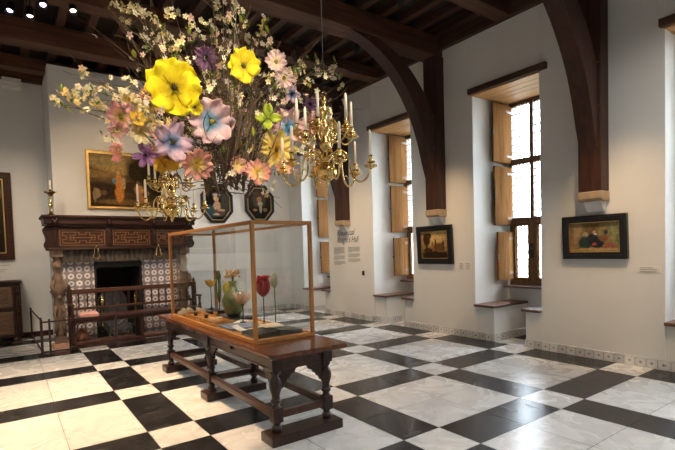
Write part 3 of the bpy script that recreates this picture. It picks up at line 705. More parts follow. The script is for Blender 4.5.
# ================================================================= CABINET at the far left
cb_ = empty('cabinet', (-.52, 10.9, 0), 0, 'dark carved oak cabinet against the end wall, left of the fireplace', 'cabinet')
b = MB(); b.box(-.68, .68, -.28, .32, .13, 1.10); b.build('body', M['cab'], cb_, bevel=.006)
b = MB(); b.box(-.75, .75, -.37, .33, 1.15, 1.19); b.box(-.72, .72, -.335, .33, 1.10, 1.15); b.build('top', M['mahog'], cb_, bevel=.008)
b = MB(); b.box(-.71, .71, -.32, .32, .63, .68); b.box(-.71, .71, -.32, .32, .13, .17); b.build('moulding', M['mahog'], cb_, bevel=.006)
for x in (-.66, 0, .66):
    b = MB(); b.box(x-.06, x+.06, -.33, -.27, .17, 1.10)
    b.lathe([(.03, .2), (.045, .24), (.03, .3), (.042, .44), (.03, .56), (.045, .6), (.03, .62), (.03, .7), (.045, .74), (.03, .8), (.04, .92), (.05, 1.0), (.03, 1.04), (.045, 1.09)], 10, (x, -.335, 0)); b.ball((x, -.36, .98), .045, 8)
    b.build('pilaster', M['mahog'], cb_, bevel=.004)
for x in (-.33, .33):
    for z0, z1 in ((.19, .61), (.70, 1.08)):
        b = MB(); b.box(x-.25, x+.25, -.30, -.26, z0, z1); zc = (z0+z1)/2
        b.ring([(x-.25, z0), (x+.25, z0), (x+.25, z1), (x-.25, z1)], [(x-.19, z0+.06), (x+.19, z0+.06), (x+.19, z1-.06), (x-.19, z1-.06)], -.325, -.295)
        b.prism([(x-.15, zc), (x, zc-.1), (x+.15, zc), (x, zc+.1)], -.325, -.295)
        d = b.build('door', M['cab2'], cb_, bevel=.006)
        k = MB(); k.ball((x, -.345, zc), .03, 8); k.tube([(x-.05, -.34, zc-.02), (x, -.345, zc-.055), (x+.05, -.34, zc-.02)], .009); k.build('handle', M['iron'], d)
for x in (-.62, .62):
    for y in (-.26, .26):
        b = MB(); b.box(x-.08, x+.08, y-.08, y+.08, 0, .045); b.lathe([(.05, .04), (.07, .075), (.05, .12), (.06, .135)], 12, (x, y, 0)); b.build('foot', M['cab'], cb_, bevel=.004)

# ================================================================= BENCH in front of the hearth
bn = empty('bench', (1.98, 9.15, 0), 0, 'long dark oak settle with spindle back in front of the fireplace', 'bench')
BXA, BXB = -1.10, 1.10
b = MB(); b.box(BXA-.02, BXB+.02, -.22, .19, .53, .565); b.build('seat', M['bench'], bn, bevel=.008)
b = MB(); b.box(BXA, BXB, -.17, -.14, .465, .53); b.box(BXA, BXB, .13, .16, .465, .53); b.build('apron', M['bench'], bn, bevel=.004)
b = MB(); b.box(BXA-.03, BXB+.03, .145, .205, .95, 1.03); b.build('top_rail', M['bench'], bn, bevel=.012)
b = MB(); b.box(BXA, BXB, .15, .195, .66, .705); b.build('lower_rail', M['bench'], bn, bevel=.006)
for i in range(15):
    x = BXA + (BXB-BXA)*(i+1)/16
    b = MB(); b.lathe([(.011, .70), (.015, .73), (.011, .76), (.018, .82), (.011, .9), (.016, .93), (.012, .955)], 8, (x, .172, 0)); b.build('spindle', M['benchz'], bn)
for x in (BXA, BXB):
    b = MB(); b.box(x-.04, x+.04, .13, .21, 0, 1.04); b.lathe([(.02, 1.04), (.035, 1.07), (.02, 1.1), (.008, 1.13)], 10, (x, .17, 0)); b.build('back_post', M['benchz'], bn, bevel=.008)
    b = MB(); b.box(x-.035, x+.035, -.2, .19, .76, .795); b.lathe([(.02, .56), (.035, .60), (.02, .66), (.03, .72), (.025, .77)], 10, (x, -.16, 0)); b.build('armrest', M['bench'], bn, bevel=.006)
for x in (BXA, .0, BXB):
    b = MB(); b.box(x-.04, x+.04, -.20, -.12, .43, .53)
    b.lathe([(.03, .09), (.04, .12), (.024, .16), (.042, .27), (.03, .36), (.04, .40), (.03, .44)], 12, (x, -.16, 0)); b.box(x-.045, x+.045, -.22, -.10, 0, .09); b.build('leg', M['benchz'], bn, bevel=.006)
b = MB(); b.box(0-.04, .04, .13, .2, 0, .53); b.build('leg', M['benchz'], bn, bevel=.006)
b = MB(); b.box(BXA, BXB, -.185, -.135, .075, .125); b.build('stretcher', M['bench'], bn, bevel=.006)
b = MB()
def pillow(u, v):
    x = (u-.5)*.30; y = (v-.5)*.26; e = (1-(2*u-1)**6)*(1-(2*v-1)**6); return (x, y, .045+.035*e*(1+.2*math.sin(u*9)))
b.grid(pillow, 14, 10); b.grid(lambda u, v: ((u-.5)*.30, (v-.5)*.26, .002), 1, 1)
for k in range(1):
    b.box(-.15, .15, -.13, .13, .002, .045)
tag(b.build('cushion', M['pinkcloth'], loc=(1.13, 9.09, .5645), bevel=.006), 'small pink folded cushion on the bench seat', 'cushion')

# ---- low iron barrier
br = empty('barrier', (.42, 8.9, 0), 0, 'low dark iron barrier with two rails running in front of the bench', 'barrier')
for x in (0, .11, 1.11, 2.1):
    b = MB(); b.box(x-.016, x+.016, -.016, .016, 0, .60); b.box(x-.06, x+.06, -.06, .06, 0, .012); b.build('post', M['rust'], br, bevel=.003)
for z in (.555, .06):
    b = MB(); b.box(0, 2.1, -.011, .011, z-.013, z+.013); b.build('rail', M['rust'], br)
br = empty('barrier', (.42, 8.98, 0), 0, 'low dark iron barrier section reaching back to the wall beside the cabinet', 'barrier')
for y in (0.05, 2.1):
    b = MB(); b.box(-.016-.03*y, .016-.03*y, y-.016, y+.016, 0, .62); b.box(-.05-.03*y, .05-.03*y, y-.05, y+.05, 0, .012); b.build('post', M['rust'], br, bevel=.003)
for z in (.58, .06):
    b = MB(); b.tube([(0, .05, z), (-.063, 2.1, z)], .014, 6); b.build('rail', M['rust'], br)

# ================================================================= TABLE
TY0, TY1, TXA, TXB = 3.25, 6.64, 1.67, 2.45
TXC, TYC = (TXA+TXB)/2, (TY0+TY1)/2
tb = empty('table', (TXC, TYC, 0), 0, 'long old oak refectory table with turned legs under the glass case', 'table')
def rel(mb):
    for v in mb.v: v -= Vector((TXC, TYC, 0))
    return mb
b = MB(); n = 8; rc = .045
def rrect(x0, x1, y0, y1, r, n=5):
    p = []
    for cx, cy, a in ((x1-r, y1-r, 0), (x0+r, y1-r, PI/2), (x0+r, y0+r, PI), (x1-r, y0+r, 1.5*PI)):
        for i in range(n+1): p.append((cx+r*math.cos(a+PI/2*i/n), cy+r*math.sin(a+PI/2*i/n)))
    return p
b.prism(rrect(TXA, TXB, TY0, TY1, .05), .728, .77, 'xy'); rel(b).build('tabletop', M['table'], tb, bevel=.012, seg=3)
XL, XR = 1.785, 2.295; LEGY = (3.42, 4.92, 6.46)
b = MB()
for x in (XL, XR): b.box(x-.025, x+.025, LEGY[0], LEGY[2], .60, .73)
for y in (LEGY[0], LEGY[2]): b.box(XL, XR, y-.025, y+.025, .60, .73)
for x in (XL, XR):
    for z in (.612, .715): b.box(x-.031, x+.031, LEGY[0], LEGY[2], z-.008, z+.008)
rel(b).build('apron', M['table_y'], tb, bevel=.004)
leg = [(.040, .075), (.044, .09), (.044, .12), (.03, .135), (.030, .15), (.044, .165)]
leg2 = [(.044, .29), (.030, .305), (.03, .32), (.046, .335), (.046, .35), (.033, .365), (.036, .40), (.052, .455), (.055, .49), (.043, .53), (.031, .545), (.031, .56), (.047, .575), (.047, .60)]
for y in LEGY:
    b = MB(); b.box(XL-.10, XR+.10, y-.115, y+.105, 0, .082); rel(b).build('foot', M['table_dark'], tb, bevel=.008)
    for x in (XL, XR):
        b = MB(); b.box(x-.045, x+.045, y-.045, y+.045, .165, .29); b.lathe(leg, 18, (x, y, 0)); b.lathe(leg2, 18, (x, y, 0)); b.box(x-.048, x+.048, y-.048, y+.048, .60, .728)
        rel(b).build('leg', M['table_dark'], tb, bevel=.006)
    b = MB(); b.box(XL, XR, y-.028, y+.028, .195, .255); rel(b).build('cross_stretcher', M['table_y'], tb, bevel=.008)
for x in (XL, XR):
    b = MB(); b.box(x-.028, x+.028, LEGY[0], LEGY[2], .195, .26); rel(b).build('stretcher', M['table_y'], tb, bevel=.008)
sc_ = [(0, .61), (0, .44), (.022, .45), (.03, .48), (.055, .49), (.062, .515), (.085, .52), (.10, .55), (.135, .56), (.15, .59), (.175, .60), (.19, .61)]
for y in LEGY:
    for x in (XL, XR):
        for s in (-1, 1):
            if (y == LEGY[0] and s < 0) or (y == LEGY[2] and s > 0): continue
            b = MB(); b.prism([(y+s*(.045+p), z) for p, z in sc_], x-.014, x+.014, 'yz'); rel(b).build('bracket', M['table_dark'], tb)
    if y != LEGY[1]:
        for x, s in ((XL, 1), (XR, -1)):
            b = MB(); b.prism([(x+s*(.045+p), z) for p, z in sc_], y-.014, y+.014, 'xz'); rel(b).build('bracket', M['table_dark'], tb)
for y in (4.25, 5.35, 6.0):
    b = MB(); b.box(XL-.045, XL-.02, y-.012, y+.012, .66, .735); rel(b).build('iron_clip', M['iron'], tb)

# ================================================================= GLASS CASE
VX0, VX1, VY0, VY1, VZ0, VZ1 = 1.775, 2.415, 3.76, 6.32, .77, 1.885
vc = empty('display_case', ((VX0+VX1)/2, (VY0+VY1)/2, VZ0), 0, 'tall glass display case with honey oak frame standing on the table', 'display case')
def relv(mb):
    for v in mb.v: v -= Vector(((VX0+VX1)/2, (VY0+VY1)/2, VZ0))
    return mb
t = .034
for x in (VX0, VX1):
    for y in (VY0, VY1):
        xa = x if x == VX0 else x-t; ya = y if y == VY0 else y-t
        b = MB(); b.box(xa, xa+t, ya, ya+t, VZ0, VZ1); relv(b).build('corner_post', M['casez'], vc, bevel=.003)
for z in (VZ0, VZ1-t):
    for x in (VX0, VX1-t):
        b = MB(); b.box(x+.001, x+t-.001, VY0+t, VY1-t, z, z+t); relv(b).build('frame_rail', M['case'], vc, bevel=.003)
    for y in (VY0, VY1-t):
        b = MB(); b.box(VX0+t, VX1-t, y+.001, y+t-.001, z, z+t); relv(b).build('frame_rail', M['case'], vc, bevel=.003)
b = MB(); b.box(VX0+t, VX1-t, VY0+t, VY1-t, VZ0+.002, VZ0+.022); relv(b).build('base_board', M['tray'], vc)
q = t/2; g = .003
for nm, bx in (('side', (VX0+q-g, VX0+q+g, VY0+t, VY1-t, VZ0+t, VZ1-t)), ('side', (VX1-q-g, VX1-q+g, VY0+t, VY1-t, VZ0+t, VZ1-t)),
               ('end', (VX0+t, VX1-t, VY0+q-g, VY0+q+g, VZ0+t, VZ1-t)), ('end', (VX0+t, VX1-t, VY1-q-g, VY1-q+g, VZ0+t, VZ1-t)), ('top', (VX0+t, VX1-t, VY0+t, VY1-t, VZ1-q-g, VZ1-q+g))):
    b = MB(); b.box(*bx); relv(b).build('glass_pane', M['glass'], vc)

# ---- what lies in the case
Z0 = VZ0 + .0225
def slab(name, x0, x1, y0, y1, z0, z1, mat, label, cat, bevel=.004, rz=0):
    cx, cy = (x0+x1)/2, (y0+y1)/2
    b = MB(); b.box(x0-cx, x1-cx, y0-cy, y1-cy, 0, z1-z0); o = b.build(name, mat, loc=(cx, cy, z0), bevel=bevel); o.rotation_euler = (0, 0, rz)
    return tag(o, label, cat)
slab('cloth_board', 1.86, 2.24, 4.48, 4.85, Z0, Z0+.02, M['bluecloth'], 'blue grey cloth covered board in the case below the white lily', 'board')
slab('plinth', 2.12, 2.375, 5.86, 6.28, Z0, Z0+.045, M['blackpl'], 'flat black plinth at the far end of the case under the yellow tulip', 'plinth')
slab('plinth', 2.12, 2.375, 5.06, 5.60, Z0, Z0+.03, M['blackpl'], 'flat black plinth under the green vase', 'plinth')
slab('wooden_block', 2.075, 2.105, 5.92, 6.22, Z0, Z0+.075, M['paper'], 'pale wooden label block leaning before the yellow tulip plinth', 'block')
tr = empty('wooden_tray', (1.94, 5.44, Z0), 0, 'amber wooden tray lying along the front of the case', 'tray')
b = MB(); b.box(-.11, .11, -.56, .56, 0, .02); b.build('tray_base', M['tray'], tr, bevel=.004)
b = MB()
for x in (-.11, .10): b.box(x, x+.012, -.56, .56, .02, .05)
for y in (-.56, .548): b.box(-.098, .1, y, y+.012, .02, .05)
b.build('tray_rim', M['tray'], tr, bevel=.003)
for (x, y, lab) in ((1.93, 5.80, 'small black dish in the wooden tray, farther of the two'), (1.95, 5.48, 'small black dish in the wooden tray, nearer of the two')):
    b = MB(); b.lathe([(.02, 0), (.026, .01), (.02, .028), (.032, .042), (.027, .042), (.012, .032)], 14)
    tag(b.build('dish', M['blackpl'], loc=(x, y, Z0+.0205)), lab, 'dish')
b = MB(); b.lathe([(.024, 0), (.03, .02), (.024, .05), (.018, .055)], 14); tag(b.build('jar', M['tray'], loc=(2.17, 5.75, Z0)), 'small amber jar between the tray and the black plinths', 'jar')
def open_book(name, loc, rz, w, d, cover, page, label, th=.02, sag=.02):
    t = empty(name, loc, rz, label, 'book')
    b = MB(); b.box(-w, w, -d/2, d/2, 0, .007); b.build('cover', cover, t, bevel=.002)
    for s in (-1, 1):
        p = MB(); pr = [(0, .009)] + [(s*(.01+(w-.02)*k/8), .008+th*(1-.35*k/8)+sag*math.sin(PI*min(1, k/5))*.5) for k in range(9)] + [(s*(w-.01), .008)]
        p.prism(pr, -d/2+.01, d/2-.01, 'xz'); p.build('pages', page, t)
    return t
open_book('book', (2.10, 4.05, Z0), .0, .26, .34, M['book'], M['book'], 'large dark green album lying open at the near end of the case', .045, .0)
open_book('book', (1.935, 6.165, Z0), .0, .115, .16, M['tray'], M['paper'], 'small open book with cream pages by the far corner of the case', .05, .07)
def sheet(loc, rz, w, d, curl, mat, label):
    b = MB(); b.grid(lambda u, v: ((u-.5)*w, (v-.5)*d, .003 + curl*(u**3)), 10, 3)
    o = b.build('paper_sheet', mat, loc=loc, solid=.0015); o.rotation_euler = (0, 0, rz); return tag(o, label, 'paper')
sheet((1.94, 4.38, Z0+.001), 2.0, .24, .10, .05, M['whitepaper'], 'curling white paper strip beside the dark album')
sheet((2.13, 4.38, Z0+.001), .3, .16, .22, .01, M['paper'], 'cream paper sheet lying between red tulip and dark album')
sheet((1.95, 5.15, Z0+.052), -.5, .14, .10, .012, M['paper'], 'cream paper scrap resting across the wooden tray')

def petal_fn(L, Wd, cup, tipw=.4, lift=0):
    def f(u, v):
        s = (v-.5)*2; w = Wd*math.sin(PI*min(1, u**.8*.93+.04))**.7*(1-.15*u) if u < 1 else Wd*.1
        return (L*u*math.cos(cup*u), s*w*.5, L*u*math.sin(cup*u) + .25*w*s*s + lift)
    return f
def flower_model(name, loc, label, petals, stem_h, L, Wd, tilt, c0, c1, leaves=0, cup=.5, base=True, stemmat='leaf'):
    t = empty(name, loc, 0, label, 'flower model')
    b = MB(); b.lathe([(.035, 0), (.035, .012), (.01, .016), (.009, .05), (.004, .055)], 14); b.build('stand', M['blackpl'], t)
    b = MB(); b.col = (.10, .17, .035); b.tube([(0, 0, .04), (.004, 0, stem_h*.5), (0, 0, stem_h)], .0065, 8); b.build('stem', M['leaf'] if stemmat == 'leaf' else M['blackpl'], t)
    for k in range(petals):
        b = MB(); a = 2*PI*k/petals + .3
        X = Matrix.Translation((0, 0, stem_h)) @ Matrix.Rotation(a, 4, 'Z') @ Matrix.Rotation(-tilt-(.12 if k % 2 else 0), 4, 'Y')
        b.grid(petal_fn(L, Wd, cup), 8, 5, X, True, lambda u, v: tuple(c0[i]*(1-u)+c1[i]*u for i in range(3)))
        b.build('petal', M['petal'], t, solid=.003)
    b = MB(); b.col = (.45, .30, .05); b.lathe([(.006, 0), (.014, .02), (.012, .04), (.004, .05)], 10, (0, 0, stem_h)); b.build('pistil', M['petal'], t)
    for k in range(leaves):
        b = MB(); a = 2.1*k+.5; X = Matrix.Translation((0, 0, stem_h*.35)) @ Matrix.Rotation(a, 4, 'Z') @ Matrix.Rotation(-1.25, 4, 'Y')
        b.grid(petal_fn(stem_h*.75, .045, .25), 8, 4, X, True, lambda u, v: (.10, .20, .05)); b.build('leaf', M['leaf'], t, solid=.002)
    return t
flower_model('tulip_model', (2.25, 6.1, Z0+.045), 'yellow open tulip model on a black stand at the far end of the case', 6, .30, .13, .09, .35, (.35, .30, .04), (.68, .40, .06), 0, .5)
flower_model('tulip_model', (2.20, 5.68, Z0), 'dark bud flower model with tall green leaves beside the yellow bloom', 5, .46, .13, .07, 1.3, (.12, .20, .05), (.14, .17, .05), 3, .1)
flower_model('tulip_model', (2.29, 5.64, Z0), 'pale yellow bloom model standing just left of the green vase', 6, .27, .17, .11, 1.0, (.55, .50, .08), (.78, .62, .12), 2, .5)
flower_model('water_lily_model', (2.13, 4.80, Z0+.0205), 'pale pink water lily model on a black stand in front of the vase', 9, .21, .17, .075, .15, (.62, .42, .22), (.80, .60, .44), 0, .75, True, 'b')
flower_model('tulip_model', (2.30, 4.62, Z0), 'red tulip model on a tall black stem near the front of the case', 7, .31, .245, .17, .82, (.40, .05, .03), (.52, .03, .035), 0, 1.0, True, 'b')
flower_model('tulip_model', (2.305, 4.36, Z0), 'cream tulip model just behind the red tulip', 6, .42, .17, .09, 1.2, (.55, .50, .32), (.74, .70, .54), 0, .3)
sheet((2.17, 4.97, Z0+.001), .5, .16, .14, .015, M['whitepaper'], 'white paper sheet lying between white lily and green vase')
sheet((2.11, 4.08, Z0+.075), 1.45, .22, .20, .004, M['paper'], 'cream sheet lying on the open dark album')
vs_ = empty('vase', (2.25, 5.34, Z0+.03), 0, 'green mottled vase holding dried flower heads in the case', 'vase')
b = MB(); b.lathe([(.07, 0), (.10, .04), (.138, .14), (.138, .20), (.105, .28), (.06, .34), (.046, .39), (.055, .43), (.047, .43), (.036, .38)], 24); b.build('body', M['vase'], vs_)
rv = random.Random(2)
ds = empty('dried_flowers', (2.25, 5.34, Z0+.415), 0, 'bunch of dried brown flower heads standing in the green vase', 'dried flowers')
b = MB()
for i in range(9): b.tube([(rv.uniform(-.012, .012), rv.uniform(-.012, .012), 0), (rv.uniform(-.05, .05), rv.uniform(-.05, .05), .13)], .003, 5)
b.build('stems', M['twig'], ds)
b = MB()
for i in range(40): b.ball((rv.uniform(-.07, .07), rv.uniform(-.07, .07), rv.uniform(.10, .17)), rv.uniform(.012, .022), 5)
b.build('flower_heads', M['dried'], ds)

# ================================================================= HANGING FLOWER CLOUD
BIG=[((1.41, 4.6, 3.224), 0.46),((2.102, 4.5, 3.545), 0.29),((1.77, 4.6, 2.946), 0.41),((1.378, 4.65, 2.709), 0.36),((0.929, 4.7, 2.9), 0.25),((1.157, 4.75, 2.579), 0.21),((1.375, 4.85, 2.588), 0.31),((1.607, 4.6, 2.505), 0.28),((2.649, 4.85, 2.799), 0.44),((2.894, 4.95, 3.111), 0.42),((2.478, 4.7, 3.112), 0.25),((1.82, 4.8, 3.671), 0.22),((2.605, 4.7, 3.761), 0.21),((2.703, 4.7, 3.6), 0.19),((3.365, 5.2, 3.308), 0.27),((2.28, 4.6, 2.464), 0.25),((2.863, 4.8, 3.474), 0.16),((1.583, 4.55, 3.055), 0.12),((1.1, 4.7, 2.792), 0.21),((1.069, 4.8, 3.032), 0.18),((3.439, 5.3, 3.583), 0.19),((1.196, 4.7, 2.891), 0.14),((2.094, 4.7, 2.552), 0.15),((2.678, 4.75, 2.574), 0.16),((1.017, 4.75, 3.086), 0.13),((1.216, 4.75, 3.061), 0.14),((0.888, 4.65, 2.764), 0.13),((1.067, 4.65, 2.889), 0.12),((1.267, 4.7, 2.794), 0.13)]
CL=[(0.91,4.74,3.95),(1.06,5.04,4.08),(1.1,4.87,4.0),(1.26,5.1,4.13),(1.13,5.13,4.0),(1.14,4.57,3.85),(1.23,4.51,3.8),(1.51,5.34,4.12),(1.37,4.76,3.79),(1.46,4.73,3.99),(1.79,5.5,4.42),(1.38,4.97,3.97),(1.59,5.34,4.0),(1.52,4.98,3.75),(1.68,5.14,3.98),(1.48,4.65,3.66),(1.45,5.13,3.92),(1.56,5.37,3.84),(1.8,5.02,3.98),(1.94,5.24,4.08),(2.06,5.17,4.0),(2.0,4.56,4.01),(2.22,5.26,4.38),(2.28,5.09,4.23),(2.17,4.8,4.3),(2.1,4.53,4.11),(2.32,5.37,4.17),(2.12,4.97,3.88),(2.34,5.22,4.25),(2.69,5.38,4.26),(2.68,5.21,4.28),(2.6,5.42,4.3),(2.54,4.89,4.2),(2.13,5.3,3.87),(2.05,4.94,3.68),(2.02,5.44,3.76),(2.05,5.38,3.63),(1.8,4.6,3.31),(1.65,4.64,3.33),(1.62,4.72,3.56),(3.44,5.47,4.16),(3.06,4.94,3.94),(2.84,5.13,3.82),(3.07,4.8,3.65),(3.26,5.01,3.72),(3.0,4.89,3.75),(3.34,4.85,3.81),(3.63,5.09,3.9),(3.68,5.08,3.99),(4.0,5.4,4.1),(3.77,5.18,4.12),(4.12,5.43,3.73),(4.0,5.36,3.92),(3.65,5.49,3.75),(2.66,5.17,3.77),(2.5,4.66,3.53),(2.61,5.36,3.62),(2.92,5.46,3.65),(2.8,5.4,3.51),(2.85,5.07,3.62),(2.92,5.21,3.46),(2.25,4.71,3.5),(2.44,5.33,3.66),(2.5,5.07,3.77),(2.74,4.78,3.79),(2.7,4.56,3.62),(0.47,5.35,3.16),(0.55,5.49,3.29),(0.52,4.59,2.99),(0.68,5.3,3.19),(0.69,4.91,3.15),(0.44,4.65,2.93),(0.72,4.79,3.14),(0.91,5.27,3.33),(0.99,5.37,3.34),(1.0,4.54,3.2),(0.69,5.11,3.4),(0.7,4.54,2.92),(0.88,5.22,3.11),(0.79,4.83,3.03),(1.09,5.38,3.29),(1.17,5.48,3.31),(1.17,5.01,3.12),(1.36,5.5,3.26),(1.13,4.81,3.01),(1.18,4.58,3.06),(0.98,5.1,2.88),(0.82,4.53,2.64),(0.79,4.7,2.71),(1.12,4.91,2.93),(1.29,5.11,2.89),(1.33,4.66,2.92),(1.25,4.54,2.95),(1.78,5.37,3.38),(1.52,4.81,3.06),(1.85,5.46,3.21),(2.45,5.4,3.23),(2.49,4.88,2.97),(2.32,4.96,2.96),(2.42,5.02,2.9),(2.2,5.14,2.81),(1.71,5.1,2.81),(1.86,5.06,2.74),(2.0,5.12,2.79),(1.71,5.44,2.81),(1.62,5.01,2.62),(2.51,4.93,2.8),(3.14,5.22,3.05),(2.94,4.74,2.81),(2.07,4.8,3.17),(2.32,5.48,3.55),(2.05,5.02,2.88),(2.33,5.05,2.69),(1.94,4.51,2.44),(2.62,4.92,2.4),(2.6,5.08,2.33),(2.26,4.52,2.4),(1.91,5.12,3.28),(2.52,5.13,3.14),(2.08,4.56,3.26),(2.25,5.13,3.51),(1.99,4.97,3.57),(1.75,5.18,3.63),(1.58,4.85,3.56),(1.34,5.21,3.82),(3.58,5.24,4.15),(2.7,4.52,3.19),(2.83,4.56,3.35),(2.58,5.18,3.94),(2.66,5.46,4.18),(2.17,4.75,3.81),(2.65,4.96,4.06),(2.69,5.09,4.39),(1.83,4.82,4.03),(1.68,4.86,4.0),(2.29,4.81,4.14),(1.93,4.87,4.04),(2.1,5.1,4.4)]
rf = random.Random(21)
CORE = Vector((2.05, 5.0, 2.62))
fa = empty('floral_arrangement', CORE, 0, 'huge hanging cloud of twigs, white blossom and giant paper flowers over the table', 'flower arrangement')
def curve(p0, p1, bend, n=9, wig=.03):
    p0, p1 = Vector(p0), Vector(p1); L = (p1-p0).length
    c = (p0+p1)/2 + bend
    ph = [rf.uniform(0, 6) for _ in range(3)]
    out = []
    for i in range(n+1):
        t = i/n; p = p0*(1-t)**2 + c*2*t*(1-t) + p1*t*t
        for k in range(3): p[k] += wig*L*math.sin(t*9+ph[k])*t*.6
        out.append(p)
    out[0] = p0
    return out
def rv3(s): return Vector((rf.uniform(-s, s), rf.uniform(-s, s), rf.uniform(-s, s)))
# thin steel wires up to the beams
for dx, dy in ((-.35, .75), (.4, .76), (.05, -.65)):
    b = MB(); b.tube([Vector((dx*.3, dy*.3, .5)), Vector((dx, dy, 4.985-CORE.z if dy > 0 else 5.10-CORE.z))], .004, 5); b.build('hanging_wire', M['steel'], fa)
def branch(p0, p1, r0, twigs=3, lenf=.35):
    b = MB(); L = (p1-p0).length
    for _ in range(40):
        pts = curve(p0, p1, rv3(.22*L), 10)
        if all(clear_of_lamp(q) for q in pts): break
        if _ > 25: p1 = p1 + Vector((-.03, .06, .02))
    b.tube(pts, [r0*(1-.8*i/10) for i in range(11)], 5)
    for k in range(twigs):
        i = rf.randint(3, 8); q = pts[i]; d = (pts[i+1]-pts[i-1]).normalized()
        e = q + (d + rv3(.9)).normalized()*L*rf.uniform(.15, lenf)
        cp = curve(q, e, rv3(.06*L), 5, .04)
        if all(clear_of_lamp(z) for z in cp): b.tube(cp, [r0*.45, r0*.4, r0*.34, r0*.28, r0*.2, r0*.12], 4)
    b.build('branch', M['twig'], fa); return pts
nb = 0
def clear_of_lamp(p):
    """moves a point (relative to CORE) out of the room the chandelier takes"""
    w = p + CORE; d = Vector((w.x-2.73, w.y-3.95)); r = .70 if w.z < 3.42 else .12
    return (d.length > r or w.z < 2.2) and w.z > 2.05
def pushed(c):
    p = Vector(c) - CORE
    while not clear_of_lamp(p): p = p + Vector((.02, .05, .01))
    return p
tips = [pushed(c) for c in CL]
order = sorted(range(len(tips)), key=lambda i: -(tips[i].length))
anchor = []
for i in order[:58]:
    tpt = tips[i]
    p0 = Vector((rf.uniform(-.22, .25), rf.uniform(-.3, .3), rf.uniform(-.25, .15)))
    if tpt.x < -.8: p0 = Vector((rf.uniform(-.5, -.2), rf.uniform(-.3, .3), rf.uniform(.2, .5)))
    anchor.append(branch(p0, tpt*1.02, rf.uniform(.006, .011), 2, .22)); nb += 1
# bare upright bundle of willow in the middle, sprays reaching out
for k in range(42):
    a = rf.uniform(-1, 1); p0 = Vector((rf.uniform(-.28, .34), rf.uniform(-.35, .35), rf.uniform(-.33, .1)))
    p1 = Vector((p0.x*2 + a*1.0, rf.uniform(-.6, .6), rf.uniform(.9, 1.95) - abs(a)*.4))
    branch(p0, p1, rf.uniform(.007, .013), 4)
for k in range(16):
    a = rf.uniform(0, 2*PI); p0 = Vector((.2*math.cos(a)+rf.uniform(-.1, .15), .2*math.sin(a), rf.uniform(-.40, -.2)))
    branch(p0, Vector((p0.x*1.5+rf.uniform(-.35, .35), p0.y*1.5, rf.uniform(.5, .9))), rf.uniform(.013, .019), 2)
tw = MB()
for k in range(150):
    p0 = Vector((rf.gauss(0, .2), rf.gauss(0, .2), rf.uniform(-.33, .35)))
    d = Vector((rf.gauss(0, .7), rf.gauss(0, .6), rf.uniform(-.1, 1))).normalized()
    cp = curve(p0, p0 + d*rf.uniform(.35, .95), rv3(.15), 6, .05)
    if all(clear_of_lamp(z) for z in cp): tw.tube(cp, [.0065, .006, .005, .004, .0035, .003, .002], 4)
for (dx, dz, ex, ez) in ((1.0, 1.1, 2.0, 1.3), (1.1, .9, 2.1, 1.55), (1.0, .8, 2.25, 1.05), (.8, 1.2, 1.75, 1.65), (.9, 1.0, 1.9, .9), (-.5, .6, -1.35, 1.35), (-.6, .5, -1.5, .95), (-.4, .7, -1.15, 1.55), (-.6, .6, -1.2, 1.75)):
    for q in range(2):
        cp = curve(Vector((dx, rf.uniform(-.2, .2), dz)), Vector((ex, rf.uniform(-.1, .5), ez)) + rv3(.1), rv3(.3), 10, .05)
        if all(clear_of_lamp(z) for z in cp): tw.tube(cp, [.007-.0005*i for i in range(11)], 4)
tag(tw.build('twigs', M['twig'], fa), kind='stuff')

def ruffle(L, Wd, cup, ruf, ph):
    def f(u, v):
        s = (v-.5)*2; w = Wd*(math.sin(PI*(.06+.80*u**.85)))**.75
        y = s*w*.5; z = L*u*math.sin(cup*u)*.6 + ruf*math.sin(s*5+ph)*u*u + .05*L*math.sin(u*7+ph)*abs(s)
        z += .018*L*math.sin(s*11+ph*2)*u
        return (L*(u - .06*u*u*(1-math.cos(s*4+ph)))*math.cos(cup*u*.6) + .02, y, z)
    return f
def big_flower(c, d, kind, face, lab=None):
    """a paper flower of diameter d facing the direction face"""
    inner, outer, cen, npet, ratio = kind
    t = empty('paper_flower', Vector(c)-CORE); t.parent = fa
    t.rotation_mode = 'QUATERNION'; t.rotation_quaternion = Vector(face).to_track_quat('Z', 'Y')
    if lab: t['label'] = lab
    Lp = d*.53
    for k in range(npet):
        b = MB(); a = 2*PI*k/npet + rf.uniform(-.15, .15)
        X = Matrix.Rotation(a, 4, 'Z') @ Matrix.Rotation(rf.uniform(-.05, .3), 4, 'Y').inverted() @ Matrix.Translation((0, 0, .004*(k % 2)))
        def cf(u, v):
            k_ = max(0, min(1, (u-.12)/.4)); st = 1 - .12*abs(math.sin(v*13))*u
            return tuple((inner[i]*(1-k_) + outer[i]*k_)*st for i in range(3))
        b.grid(ruffle(Lp, Lp*ratio, rf.uniform(.2, .55), .035*d/.4, rf.uniform(0, 6)), 9, 8, X, True, cf)
        b.build('petal', M['petal'], t, solid=.002)
    b = MB(); b.col = cen; b.ball((0, 0, .02*d/.3), d*.06, 8, 1, 1, .8)
    for k in range(12):
        a = 2*PI*k/12; b.tube([(d*.03*math.cos(a), d*.03*math.sin(a), .01), (d*.09*math.cos(a), d*.09*math.sin(a), .05*d/.3)], .0028, 4)
    b.build('flower_center', M['petal'], t)
Y_ = ((.60, .44, .01), (.88, .74, .02), (.07, .06, .02), 5, 1.35)
YG = ((.62, .46, .02), (.88, .72, .03), (.12, .15, .02), 5, 1.25)
LV = ((.12, .28, .42), (.68, .47, .50), (.30, .26, .05), 6, 1.15)
LV2 = ((.14, .22, .40), (.60, .43, .53), (.08, .10, .06), 5, .8)
PK = ((.55, .35, .10), (.78, .42, .42), (.30, .26, .05), 6, .8)
